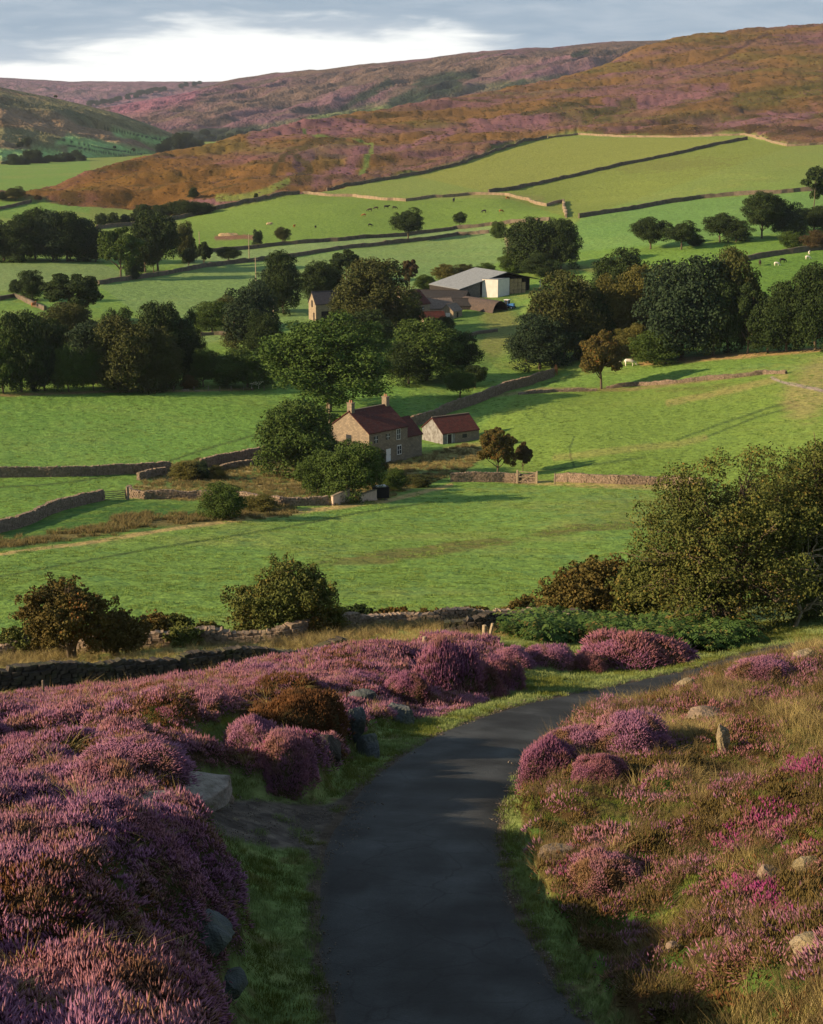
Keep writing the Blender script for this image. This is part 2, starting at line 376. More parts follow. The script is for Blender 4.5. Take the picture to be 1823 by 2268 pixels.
stroke([(0,877),(150,872),(330,868),(560,862)], 4, (0.26,0.19,0.08), 0.8)
stroke([(1100,880),(1200,862),(1400,860),(1560,842),(1700,826)], 6, (0.22,0.17,0.07), 0.6)
stroke([(1220,728),(1300,640),(1290,630)], 14, (0.26,0.22,0.09), 0.8)
stroke([(1100,700),(1130,725),(1090,760)], 40, (0.17,0.17,0.045), 0.6)
stroke([(480,527),(540,524),(560,526)], 7, (0.17,0.085,0.05), 0.9)
stroke([(1320,398+200),(1250,590)], 10, OLV, 0.6)
stroke([(1260,405),(1600,345)], 2, OLV, 0.0)
stroke([(1160,505+8),(1120,515),(1130,560)], 7, (0.28,0.24,0.12), 0.8)
stroke([(1000,430),(1200,440)], 8, (0.2,0.2,0.06), 0.4)
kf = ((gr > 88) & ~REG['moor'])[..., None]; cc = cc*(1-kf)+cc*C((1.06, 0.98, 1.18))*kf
def put(mask, c, soft=3):
    global cc
    cc = lerp(cc, c if isinstance(c, np.ndarray) and c.ndim == 3 else np.broadcast_to(C(c), cc.shape), blur(mask, soft))
g = np.zeros_like(cc); g[:] = C((0.12,0.17,0.045)); g = lerp(g, C((0.29,0.235,0.10)), sstep(f2*0.5+f3*0.5, 0.50, 0.62)); g = lerp(g, C((0.13,0.12,0.045)), sstep(f2*.4+fbm(gx/1.2,gy/1.2,71,2)*.6, 0.56, 0.7))
put(REG['garden'], g)
g = np.zeros_like(cc); g[:] = C((0.055,0.125,0.025)); g = lerp(g, C((0.10,0.17,0.03)), sstep(f3, 0.5, 0.6))
put(REG['ravine'], g)
stroke([(-200,1225),(0,1205),(200,1178),(330,1155),(440,1150),(560,1135),(640,1128)], 13, (0.125,0.10,0.038), 0.9, 140, 260)
stroke([(250,1150),(330,1140)], 12, (0.10,0.08,0.03), 0.7, 140, 260)
stroke([(-200,1250),(0,1228),(200,1200),(400,1168),(620,1136),(740,1125),(850,1110),(940,1090),(1000,1075)], 5, (0.36,0.27,0.11), 0.9, 140, 290)
stroke([(1100,1062),(1300,1075),(1500,1080)], 8, (0.33,0.26,0.10), 0.8, 200, 290)
stroke([(870,1030),(1000,1010),(1100,990)], 20, (0.25,0.19,0.07), 0.6, 200, 330)
# moor
ax, ay = gx, gy
u1 = fbm((ax*0.85+ay*0.52)/130, (-ax*0.52+ay*0.85)/55, 81, 5); u2 = fbm(ax/22, ay/22, 82, 4); u3 = fbm((ax*.85+ay*.52)/40, (-ax*.52+ay*.85)/14, 83, 3)
g = np.zeros_like(cc); g[:] = C((0.150,0.086,0.032))
g = lerp(g, C((0.138,0.082,0.050)), sstep(u1, 0.46, 0.58))
g = lerp(g, C((0.158,0.080,0.090)), sstep(u1*0.6+u3*0.4, 0.52, 0.62)*0.75)
g = lerp(g, C((0.065,0.050,0.016)), sstep(u3*0.5+u2*0.5, 0.55, 0.68)*0.85)
g = lerp(g, C((0.085,0.095,0.02)), sstep(fbm(ax/75, ay/75, 84, 3), 0.54, 0.70)*0.4)
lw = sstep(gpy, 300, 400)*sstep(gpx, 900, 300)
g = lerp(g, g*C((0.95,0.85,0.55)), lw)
for line, wid in [([(560,312),(640,300),(740,292),(800,285)], 16),([(700,400),(760,385),(800,350)], 16),([(880,345),(930,330),(1000,300)],9),([(640,392),(700,395),(780,378)],8),([(420,452),(520,447)],9),([(1050,290),(1200,270)],14),([(1350,235),(1500,215),(1600,205)],16),([(1560,300),(1800,250)],22)]:
    dd = linedist(gpx, gpy, line)/wid+(u2-0.5)*1.6
    g = lerp(g, C((0.175,0.088,0.105)), (1-sstep(dd, 0.4, 1.2))*0.8)
dd = np.hypot((gpx-673)/27, (gpy-364+(gpx-673)*.35)/17)+(u2-.5)*.5
g = lerp(g, C((0.10,0.062,0.062)), (1-sstep(dd, 0.85, 1.0)))
for line, wid, c in [([(673,292),(678,308),(700,314),(770,318),(826,330),(822,352),(805,380),(790,395)], 3.6, (0.16,0.21,0.05)),([(800,385),(822,350)],7,(0.15,0.20,0.05)),([(480,438),(540,432),(600,420),(640,408)],4,(0.15,0.19,0.04)),([(470,449),(560,445)],4,(0.15,0.19,0.04)),
                     ([(640,345),(700,325),(760,322)],9,(0.05,0.04,0.015)),([(600,392),(640,350),(690,380),(640,396)],6,(0.05,0.042,0.015)),([(1160,265),(1230,250),(1300,235)],8,(0.05,0.045,0.015)),([(1380,300),(1500,290),(1823,300)],10,(0.06,0.04,0.02)),([(1540,150),(1620,120),(1700,80)],4,(0.06,0.035,0.03)),([(1300,265),(1400,232)],14,(0.075,0.065,0.018)),([(1640,230),(1823,200)],22,(0.09,0.08,0.02))]:
    dd = linedist(gpx, gpy, line)/wid+(u2-.5)*.8
    g = lerp(g, C(c), (1-sstep(dd, 0.55, 1.1))*0.85)
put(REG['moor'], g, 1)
# near ground
v = np.zeros_like(cc); v[:] = C((0.125,0.180,0.055)); v = lerp(v, C((0.175,0.215,0.075)), sstep(fbm(gx/1.1, gy/1.1, 64, 3), 0.42, 0.62)); v = lerp(v, C((0.105,0.080,0.035)), sstep(fbm(gx/0.5, gy/0.5, 65, 3), 0.58, 0.72)*0.7)
put((gr < 100) & ~REG['strip'], v, 2)
s = np.zeros_like(cc); s[:] = C((0.36,0.29,0.10)); s = lerp(s, C((0.16,0.20,0.04)), sstep(f2*.6+f3*.4, 0.46, 0.62))
put(REG['strip'], s)
b = np.zeros_like(cc); b[:] = C((0.045,0.028,0.016)); b = lerp(b, C((0.05,0.055,0.015)), sstep(f3, 0.5, 0.62)); put(REG['heather'], b, 1)
b = np.zeros_like(cc); b[:] = C((0.085,0.075,0.022)); b = lerp(b, C((0.055,0.032,0.014)), sstep(fbm(gx/1.3, gy/1.3, 66, 3), 0.48, 0.6)); b = lerp(b, C((0.05,0.095,0.018)), sstep(fbm(gx/1.7, gy/1.7, 67, 2), 0.58, 0.68)); put(REG['bank'], b, 1)
b = np.zeros_like(cc); b[:] = C((0.13,0.135,0.020)); put(REG['moss'], b, 2)
b = np.zeros_like(cc); b[:] = C((0.075,0.062,0.052)); b = lerp(b, C((0.12,0.10,0.08)), sstep(fbm(gx/.25, gy/.25, 68, 2), 0.5, 0.7)); put(REG['gravel'], b, 2)
ed = (1-sstep(dr+0.25*(fbm(gx*2.5, gy*2.5, 69, 3)-.5), RWID/2+0.08, RWID/2+0.22))*(gr < 110)
cc = lerp(cc, np.broadcast_to(C((0.075,0.058,0.042)), cc.shape), ed)

def mesh_obj(name, verts, faces, mats=(), parent=None, smooth_=False, fmat=None, link=True):
    me = bpy.data.meshes.new(name)
    verts = np.asarray(verts, np.float32).reshape(-1, 3)
    if isinstance(faces, np.ndarray):
        k = faces.shape[1]; n = len(faces)
        me.vertices.add(len(verts)); me.vertices.foreach_set('co', verts.ravel())
        me.loops.add(n*k); me.loops.foreach_set('vertex_index', faces.astype(np.int32).ravel())
        me.polygons.add(n); me.polygons.foreach_set('loop_start', np.arange(0, n*k, k, dtype=np.int32)); me.polygons.foreach_set('loop_total', np.full(n, k, np.int32))
        me.update(calc_edges=True)
    else:
        me.from_pydata([tuple(map(float, v)) for v in verts], [], faces); me.update()
    for m in mats: me.materials.append(m)
    if fmat is not None: me.polygons.foreach_set('material_index', np.asarray(fmat, np.int32))
    if smooth_: me.polygons.foreach_set('use_smooth', np.ones(len(me.polygons), bool))
    o = bpy.data.objects.new(name, me)
    if link: col.objects.link(o)
    if parent is not None: o.parent = parent
    return o
def setcol(me, name, c):
    at = me.color_attributes.new(name, 'FLOAT_COLOR', 'POINT')
    c = np.asarray(c, np.float32).reshape(-1, 3); at.data.foreach_set('color', np.c_[c, np.ones(len(c), np.float32)].ravel())
def grid_faces(n, m):
    i = np.arange(n*m).reshape(n, m); return np.stack([i[:-1, :-1], i[1:, :-1], i[1:, 1:], i[:-1, 1:]], -1).reshape(-1, 4)
def flip(f): return f[:, ::-1].copy()

def mat(name, rough=0.9):
    m = bpy.data.materials.new(name); m.use_nodes = True; t = m.node_tree; t.nodes.clear()
    o = N(t, 'ShaderNodeOutputMaterial'); b = N(t, 'ShaderNodeBsdfPrincipled'); b.inputs['Roughness'].default_value = rough
    b.inputs['Specular IOR Level'].default_value = 0.25
    L(t, b.outputs[0], o.inputs[0]); return m, t, b
def bump(t, b, h, strength=0.5, dist=0.1, prev=None):
    n = N(t, 'ShaderNodeBump'); n.inputs['Strength'].default_value = strength; n.inputs['Distance'].default_value = dist
    L(t, h, n.inputs['Height'])
    if prev is not None: L(t, prev, n.inputs['Normal'])
    if b is not None: L(t, n.outputs[0], b.inputs['Normal'])
    return n.outputs[0]
def terrain_mat(name, scales=((0.5, 0.30, 0.5), (4.0, 0.06, 0.5)), var=(0.72, 1.22), vs=0.8, tuft=.38):
    m, t, b = mat(name, 0.95); b.inputs['Specular IOR Level'].default_value = 0.08
    g = N(t, 'ShaderNodeNewGeometry'); a = N(t, 'ShaderNodeVertexColor'); a.layer_name = 'col'
    n1 = noise(t, g.outputs['Position'], vs, 5, 0.65, 0.4)
    n2 = noise(t, g.outputs['Position'], vs*7, 3, 0.6)
    k = N(t, 'ShaderNodeMapRange'); L(t, n1.outputs[0], k.inputs[0]); k.inputs[1].default_value = .3; k.inputs[2].default_value = .7; k.inputs[3].default_value = var[0]; k.inputs[4].default_value = var[1]
    k2 = N(t, 'ShaderNodeMapRange'); L(t, n2.outputs[0], k2.inputs[0]); k2.inputs[1].default_value = .3; k2.inputs[2].default_value = .7; k2.inputs[3].default_value = .82; k2.inputs[4].default_value = 1.18
    kk = math_(t, 'MULTIPLY', k.outputs[0], k2.outputs[0])
    n3 = noise(t, g.outputs['Position'], vs*1.9, 3, .55, .6); kk = math_(t, 'MULTIPLY', kk, math_(t, 'SUBTRACT', 1.06, math_(t, 'MULTIPLY', smooth(t, n3.outputs[0], .54, .64), tuft)))
    cb = N(t, 'ShaderNodeCombineXYZ'); [L(t, kk, cb.inputs[i]) for i in range(3)]
    L(t, mixc(t, 1.0, a.outputs[0], cb.outputs[0], 'MULTIPLY'), b.inputs['Base Color'])
    prev = None
    for i, (s, d, st_) in enumerate(scales):
        n = noise(t, g.outputs['Position'], s, 4, 0.6); prev = bump(t, b if i == len(scales)-1 else None, n.outputs[0], st_, d, prev)
    return m
M = {}
M['ground'] = terrain_mat('ground_turf', ((0.35, 0.9, 0.55), (2.2, 0.28, 0.6), (16, 0.03, 0.5)))
M['hill'] = terrain_mat('moor_hill', ((0.03, 14, 0.6), (0.12, 4.0, 0.6)), (0.75, 1.2), 0.03, .3)
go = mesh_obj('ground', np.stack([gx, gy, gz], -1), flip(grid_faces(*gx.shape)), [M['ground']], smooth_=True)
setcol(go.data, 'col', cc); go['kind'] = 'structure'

# height lookup on the finished sheet
def gidx(v, G):
    i = np.clip(np.searchsorted(G, v)-1, 0, len(G)-2); return i, np.clip((v-G[i])/(G[i+1]-G[i]), 0, 1)
def lut(arr, x, y):
    x = np.asarray(x, float); y = np.asarray(y, float)
    ia, fa = gidx(np.arctan2(x, y), GA); il, fl = gidx(np.log(np.hypot(x, y)), GL)
    return arr[ia, il]*(1-fa)*(1-fl)+arr[ia+1, il]*fa*(1-fl)+arr[ia, il+1]*(1-fa)*fl+arr[ia+1, il+1]*fa*fl
def H(x, y): return float(lut(gz, x, y))
def hit(px, py, rmin=10, rmax=3200):
    a, t = pdir(px, py); a = float(a); t = float(t)
    rs = np.exp(np.linspace(math.log(rmin), math.log(rmax), 4000)); zz = lut(gz, rs*math.sin(a), rs*math.cos(a))
    d = zz-t*rs; i = int(np.argmax(d >= 0))
    if d[i] < 0: i = int(np.argmax(d/rs))
    r = rs[i]; return Vector((r*math.sin(a), r*math.cos(a), float(zz[i])))
def zc(p): return p.y*CP-p.z*SP

# valley floor reaching the horizon, far below and beyond the sheet
R_ = 30000; ang = np.linspace(0, 2*math.pi, 97)[:-1]
ring = [(r*math.sin(a), r*math.cos(a), zz_) for r, zz_ in ((4200, -118), (R_, -380)) for a in ang]
fs = [(i, (i+1) % 96, 96+(i+1) % 96, 96+i) for i in range(96)]+[tuple(range(95, -1, -1))]
lo = mesh_obj('lowland_ground', ring, fs, [M['hill']]); setcol(lo.data, 'col', np.tile([0.08, 0.1, 0.03], (192, 1))); lo['kind'] = 'structure'

# road: a cambered strip on the bench cut for it
n = len(rc_line); tg = np.gradient(rc_line, axis=0); tg /= np.hypot(*tg.T)[:, None]; nrm = np.c_[tg[:, 1], -tg[:, 0]]
offs = np.linspace(-1, 1, 15); rv = []
for j, o in enumerate(offs):
    wv = RWID/2+0.10*(fbm(np.arange(n)*0.35, np.full(n, float(j > 7))*9, 77, 3)-0.5)*2
    p = rc_line+nrm*(o*wv)[:, None]; base = lut(gz, p[:, 0], p[:, 1])
    zz_ = np.maximum(rz, base)+0.035+0.045*(1-o*o)-(0.05 if abs(o) == 1 else 0)
    rv.append(np.c_[p, zz_])
rv = np.stack(rv, 1)
def asphalt():
    m, t, b = mat('road_asphalt', 0.8); b.inputs['Specular IOR Level'].default_value = 0.3
    g = N(t, 'ShaderNodeNewGeometry'); a = N(t, 'ShaderNodeVertexColor'); a.layer_name = 'col'
    n1 = noise(t, g.outputs['Position'], 0.7, 5, 0.65); n2 = noise(t, g.outputs['Position'], 26, 4, 0.8)
    vo = N(t, 'ShaderNodeTexVoronoi'); vo.feature = 'DISTANCE_TO_EDGE'; vo.inputs['Scale'].default_value = .8; nv = noise(t, g.outputs['Position'], 2.5, 3, .6); L(t, mixc(t, .25, g.outputs['Position'], nv.outputs['Color'], 'ADD'), vo.inputs['Vector'])
    vs_ = N(t, 'ShaderNodeTexVoronoi'); vs_.inputs['Scale'].default_value = 30; L(t, g.outputs['Position'], vs_.inputs['Vector']); spk = math_(t, 'MULTIPLY', smooth(t, vs_.outputs['Distance'], .28, .12), smooth(t, n1.outputs[0], .35, .6))
    k = math_(t, 'ADD', math_(t, 'MULTIPLY', smooth(t, n1.outputs[0], .3, .7), 0.75), math_(t, 'MULTIPLY', n2.outputs[0], 1.0))
    k = math_(t, 'ADD', k, math_(t, 'MULTIPLY', spk, 1.1)); crk = smooth(t, vo.outputs['Distance'], .004, .018); k = math_(t, 'MULTIPLY', k, math_(t, 'ADD', math_(t, 'MULTIPLY', crk, .45), .55))
    cb = N(t, 'ShaderNodeCombineXYZ'); k = math_(t, 'ADD', k, 0.12); [L(t, k, cb.inputs[i]) for i in range(3)]
    L(t, mixc(t, 1.0, a.outputs[0], cb.outputs[0], 'MULTIPLY'), b.inputs['Base Color'])
    bump(t, b, n2.outputs[0], 0.8, 0.02); return m
ro = mesh_obj('road', rv, grid_faces(n, 15), [asphalt()], smooth_=True); ro['kind'] = 'structure'
rcol = np.tile(C((0.0185, 0.0205, 0.0205)), (n, 15, 1)); wt = np.exp(-((np.abs(offs)-0.5)/0.2)**2)*0.45
rcol *= (1+wt)[None, :, None]; rn = fbm(rv[..., 0]*1.1, rv[..., 1]*1.1, 88, 3); rcol *= (0.45+1.1*sstep(rn, .25, .75))[..., None]
rcol[:, 0] = rcol[:, -1] = (0.04, 0.034, 0.028); setcol(ro.data, 'col', rcol)

# ------------------------------------------------------------------ the hills behind
def hill(name, crest, rfoot, colour, seed, amp=16, az_pad=(-0.6, 0.6), nA=700, nR=300, zf=-105, drop=0.25, rid_sc=(260, 90), pw=1.0):
    ca = [(*map(float, pdir(px, py)), r) for px, py, r in crest]
    A = np.linspace(ca[0][0], ca[-1][0], nA); t = np.interp(A, [c[0] for c in ca], [c[1] for c in ca]); rc = np.interp(A, [c[0] for c in ca], [c[2] for c in ca])
    rf = np.interp(A, [float(pdir(p, 300)[0]) for p, _ in rfoot], [r for _, r in rfoot])
    s = np.linspace(0, 1.35, nR)
    a, ss = np.meshgrid(A, s, indexing='ij'); rr = rf[:, None]+(rc-rf)[:, None]*ss
    zcr = (t*rc)[:, None]; k = np.clip(ss, 0, 1); prof = (k**pw)*(1-(1-k)**2*0.0); prof = 0.5*k+0.5*sstep(k, 0, 1)
    prof = prof*(1-0.0)
    z = zf+(zcr-zf)*prof-np.maximum(ss-1, 0)*(rc-rf)[:, None]*drop
    x = rr*np.sin(a); y = rr*np.cos(a); ux = x*0.8+y*0.6; uy = -x*0.6+y*0.8
    rid = 1-np.abs(2*fbm(ux/rid_sc[0], uy/rid_sc[1], seed, 4)-1)
    mid = sstep(ss, 0, 0.25)*(1-0.85*sstep(ss, 0.7, 1.0))
    z = z+mid*(amp*(rid-0.75)*2+amp*0.5*(fbm(x/60, y/60, seed+5, 3)-0.5))
    o = mesh_obj(name, np.stack([x, y, z], -1), flip(grid_faces(*x.shape)), [M['hill']], smooth_=True); o['kind'] = 'structure'
    px, py = proj(x, y, z); setcol(o.data, 'col', colour(x, y, px, py, ss)); return o, (A, rf, rc, x, y, z)
def hcol(seed, base, heath, dark, green, gk):
    def f(x, y, px, py, ss):
        g = np.zeros(x.shape+(3,)); g[:] = C(base); ux = x*0.8+y*0.6; uy = -x*0.6+y*0.8
        a = fbm(ux/420, uy/150, seed, 5); b = fbm(x/90, y/90, seed+3, 4); c = fbm(ux/120, uy/40, seed+7, 3)
        g = lerp(g, C(heath), sstep(a, 0.38, 0.58)); g = lerp(g, C(dark), sstep(b*0.5+c*0.5, 0.52, 0.66)*0.8)
        return gk(g, x, y, px, py, ss, a, b, c, C(green))
    return f
def far_g(g, x, y, px, py, ss, a, b, c, green):
    for line, wid, k in [([(700,270),(780,255),(860,240),(905,225)], 18, .8),([(560,290),(640,275),(720,262)], 10, .5),([(980,205),(1100,190),(1250,175)],14,.5)]:
        g = lerp(g, green, (1-sstep(linedist(px, py, line)/wid+(b-.5)*1.4, 0.4, 1.2))*k)
    dk = np.array([0.020, 0.034, 0.020])
    for line, wid in [([(870,225),(940,185),(985,172),(1050,165)], 9),([(905,215),(950,200),(1010,190)], 13),([(870,232),(930,215),(990,205)],11),([(1120,190),(1160,178)],6),([(760,240),(860,180)],7),([(830,200),(870,185)],5),([(400,300),(480,305),(560,300)],16),([(1270,122),(1300,115)],5)]:
        g = lerp(g, dk, (1-sstep(linedist(px, py, line)/(wid*1.35)+(b-.5)*1.4+(c-.5)*1.0, 0.4, 1.1))*0.95)
    g = lerp(g, np.array([0.20,0.085,0.125]), (1-sstep(linedist(px, py, [(260,235),(360,225),(420,212)])/26+(b-.5), 0.3, 1.2))*0.8)
    return g
def left_g(g, x, y, px, py, ss, a, b, c, green):
    flds = [[(240,285),(390,312),(385,322),(255,302)],[(150,300),(385,345),(360,352),(120,318)],[(150,325),(350,358),(300,366),(150,345)],[(300,300),(420,310),(400,325),(330,318)],[(-20,330),(130,335),(170,365),(-20,350)],[(200,320),(280,330),(260,345),(200,338)]]
    for i, p in enumerate(flds):
        kk = blur(inpoly(px+(b-.5)*10, py, p), 2); g = lerp(g, green*(0.85+0.3*_h(np.array(i), np.array(3), 5)), kk)
    g = lerp(g, np.array([0.20,0.12,0.06]), (1-sstep(linedist(px, py, [(0,275),(40,278)])/8, .4, 1.1))*.7)
    for ln in [[(230,283),(300,298),(400,318)],[(120,306),(240,330),(385,352)],[(150,322),(330,356)],[(300,366),(150,346)]]:
        g = lerp(g, np.array([0.03,0.045,0.025]), 1-sstep(linedist(px, py, ln), 0.8, 1.8))
    return g
hill('far_moor_ridge', [(-600,165,7600),(0,172,7400),(150,180,7400),(600,181,7300),(1000,176,7300)], [(-600,5200),(1000,5000)], hcol(201, (0.14,0.085,0.10), (0.17,0.095,0.125), (0.08,0.06,0.06), (0.1,0.14,0.05), lambda g, *a: g), 301, 22, nA=420, nR=160)
hill('purple_moor_hill', [(180,246,4300),(237,237,4200),(330,222,4300),(420,203,4450),(490,182,4700),(530,173,4750),(600,163,4750),(700,154,4700),(800,143,4650),(912,132,4600),(1010,120,4600),(1110,110,4550),(1220,105,4500),(1320,95,4500),(1400,91,4500),(1490,89,4500),(1700,85,4500),(2400,80,4500)], [(180,3500),(400,3000),(600,2900),(2400,2700)], hcol(211, (0.115,0.080,0.062), (0.128,0.072,0.090), (0.070,0.056,0.045), (0.10,0.145,0.045), far_g), 311, 30, nA=800, nR=320)
hill('green_valley_hill', [(-700,170,2500),(-200,180,2450),(0,194,2400),(79,210,2450),(184,231,2500),(263,252,2550),(330,276,2600),(368,290,2620),(420,312,2650),(500,335,2700)], [(-700,1350),(0,1500),(200,1650),(350,1900),(500,2200)], hcol(221, (0.165,0.155,0.072), (0.200,0.140,0.085), (0.085,0.100,0.052), (0.24,0.40,0.14), left_g), 321, 14, nA=520, nR=260, rid_sc=(150, 60))

# ------------------------------------------------------------------ plants as clumps: shared helpers
def haze_fix(): pass
rng = np.random.default_rng(7)
def foliage_mat(name, c1, c2, c3=None, rough=0.8, trans=0.0, vs=1.2, rand=0.5):
    m, t, b = mat(name, rough); b.inputs['Specular IOR Level'].default_value = 0.12
    oi = N(t, 'ShaderNodeObjectInfo'); g = N(t, 'ShaderNodeNewGeometry')
    n = noise(t, g.outputs['Position'], vs, 3, 0.6)
    f = math_(t, 'ADD', math_(t, 'MULTIPLY', g.outputs['Random Per Island'], rand), math_(t, 'MULTIPLY', smooth(t, n.outputs[0], .35, .65), 1-rand))
    c = mixc(t, f, c1, c2)
    if c3: c = mixc(t, smooth(t, f, 0.72, 0.95), c, c3)
    L(t, c, b.inputs['Base Color'])
    if trans:
        tr_ = N(t, 'ShaderNodeBsdfTranslucent'); L(t, c, tr_.inputs[0]); ms = N(t, 'ShaderNodeMixShader'); ms.inputs[0].default_value = trans
        o = [x for x in t.nodes if x.type == 'OUTPUT_MATERIAL'][0]; L(t, b.outputs[0], ms.inputs[1]); L(t, tr_.outputs[0], ms.inputs[2]); L(t, ms.outputs[0], o.inputs[0])
    return m
def heather_mat(name, a, b_, c, vs=0.55):
    """flower spikes: lilac, pink and faded brown in drifts over the bank"""
    m, t, b = mat(name, 0.85); b.inputs['Specular IOR Level'].default_value = 0.1
    oi = N(t, 'ShaderNodeObjectInfo'); g = N(t, 'ShaderNodeNewGeometry')
    n = noise(t, g.outputs['Position'], vs, 4, 0.65); n2 = noise(t, g.outputs['Position'], vs*3.1, 2, 0.5)
    k1 = math_(t, 'ADD', smooth(t, n.outputs[0], .38, .62), math_(t, 'MULTIPLY', math_(t, 'SUBTRACT', g.outputs['Random Per Island'], 0.5), 0.7), True)
    c1 = mixc(t, k1, a, b_)
    k2 = math_(t, 'ADD', smooth(t, n2.outputs[0], .50, .66), math_(t, 'MULTIPLY', math_(t, 'SUBTRACT', oi.outputs['Random'], 0.6), 0.6), True)
    L(t, mixc(t, k2, c1, c), b.inputs['Base Color']); return m
LILAC = (0.255, 0.118, 0.205); PINK = (0.285, 0.130, 0.155); FADED = (0.19, 0.112, 0.060)
M['flower'] = heather_mat('heather_flower', LILAC, PINK, FADED)
M['flower_dark'] = heather_mat('heather_flower_purple', (0.20, 0.08, 0.15), (0.26, 0.115, 0.12), (0.13, 0.068, 0.04))
M['flower_bell'] = heather_mat('bell_heather_flower', (0.25, 0.035, 0.145), (0.22, 0.045, 0.12), (0.20, 0.08, 0.10))
M['rust'] = heather_mat('rust_heather', (0.105, 0.050, 0.020), (0.14, 0.065, 0.026), (0.075, 0.045, 0.020))
M['stem'] = foliage_mat('heather_stem', (0.045, 0.040, 0.016), (0.075, 0.060, 0.024))
M['straw'] = foliage_mat('straw_grass', (0.29, 0.225, 0.095), (0.20, 0.175, 0.060), (0.34, 0.275, 0.14), rand=0.6)
M['wiry'] = foliage_mat('faded_heath_grass', (0.150, 0.105, 0.050), (0.088, 0.075, 0.026), (0.28, 0.205, 0.115), rand=0.7)
M['turf'] = foliage_mat('short_turf', (0.150, 0.215, 0.065), (0.220, 0.265, 0.095), rand=0.5)
M['mossy'] = foliage_mat('mossy_turf', (0.080, 0.120, 0.022), (0.150, 0.160, 0.032), rand=0.5)
M['pasture_tuft'] = foliage_mat('pasture_tuft', (0.110, 0.200, 0.040), (0.170, 0.230, 0.052), rand=0.4, vs=0.25)
M['fern'] = foliage_mat('bracken_green', (0.030, 0.068, 0.015), (0.060, 0.095, 0.020), (0.12, 0.085, 0.025), rand=0.5)
M['rushes'] = foliage_mat('rushes', (0.13, 0.105, 0.042), (0.18, 0.145, 0.058), (0.11, 0.15, 0.038), rand=0.5)
M['ling'] = foliage_mat('ling_scrub', (0.065, 0.055, 0.016), (0.11, 0.075, 0.022), rand=0.5)

def spikes(n, R, h, wd, lean, r_, stem=0.45, flow=True):
    """a clump of n heather spikes: thin stem and spindle of flowers"""
    V = []; Fc = []; mi = []
    for i in range(n):
        a = r_.uniform(0, 6.283); q = R*math.sqrt(r_.uniform()); bx, by = q*math.cos(a), q*math.sin(a)
        hh = h*r_.uniform(0.65, 1.1)*(1-0.35*(q/R)**2); lx = bx/R*lean*hh+r_.normal(0, .12)*hh; ly = by/R*lean*hh+r_.normal(0, .12)*hh
        ww = wd*r_.uniform(0.7, 1.25); z0 = hh*stem
        p0 = np.array([bx, by, -0.03]); p1 = np.array([bx+lx*stem, by+ly*stem, z0]); pm = np.array([bx+lx*.72, by+ly*.72, z0+(hh-z0)*.42]); p2 = np.array([bx+lx, by+ly, hh])
        b0 = len(V); rot = r_.uniform(0, 6.28)
        V += [p0+[wd*.25, 0, 0], p0-[wd*.25, 0, 0], p1]; Fc.append((b0, b0+1, b0+2)); mi.append(1)
        b0 = len(V); V.append(p1)
        for k in range(3): V.append(pm+[ww*math.cos(rot+k*2.094), ww*math.sin(rot+k*2.094), 0])
        V.append(p2)
        for k in range(3):
            Fc.append((b0, b0+1+(k+1) % 3, b0+1+k)); Fc.append((b0+4, b0+1+k, b0+1+(k+1) % 3)); mi += [0, 0]
    return np.array(V), np.array(Fc), mi
def blades(n, R, h, wd, lean, r_, wind=(0, 0), seg=2):
    V = []; Fc = []
    for i in range(n):
        a = r_.uniform(0, 6.283); q = R*math.sqrt(r_.uniform()); bx, by = q*math.cos(a), q*math.sin(a)
        hh = h*r_.uniform(0.5, 1.15); lx = (bx/R*lean+r_.normal(0, .25)+wind[0])*hh; ly = (by/R*lean+r_.normal(0, .25)+wind[1])*hh
        ta = r_.uniform(0, 3.14); tx, ty = math.cos(ta)*wd/2, math.sin(ta)*wd/2; b0 = len(V)
        for s in range(seg):
            f = s/seg; x = bx+lx*f*f; y = by+ly*f*f; z = hh*f*(1-.25*f)-(0.03 if s == 0 else 0); k = 1-f*.6
            V += [(x-tx*k, y-ty*k, z), (x+tx*k, y+ty*k, z)]
        V.append((bx+lx, by+ly, hh*.75))
        for s in range(seg-1):
            Fc.append((b0+2*s, b0+2*s+1, b0+2*s+3)); Fc.append((b0+2*s, b0+2*s+3, b0+2*s+2))
        Fc.append((b0+2*seg-2, b0+2*seg-1, b0+2*seg))
    return np.array(V), np.array(Fc), [0]*len(Fc)
def proto(name, dat, mats):
    V, Fc, mi = dat; return mesh_obj(name, V, Fc, mats, fmat=mi, link=False)
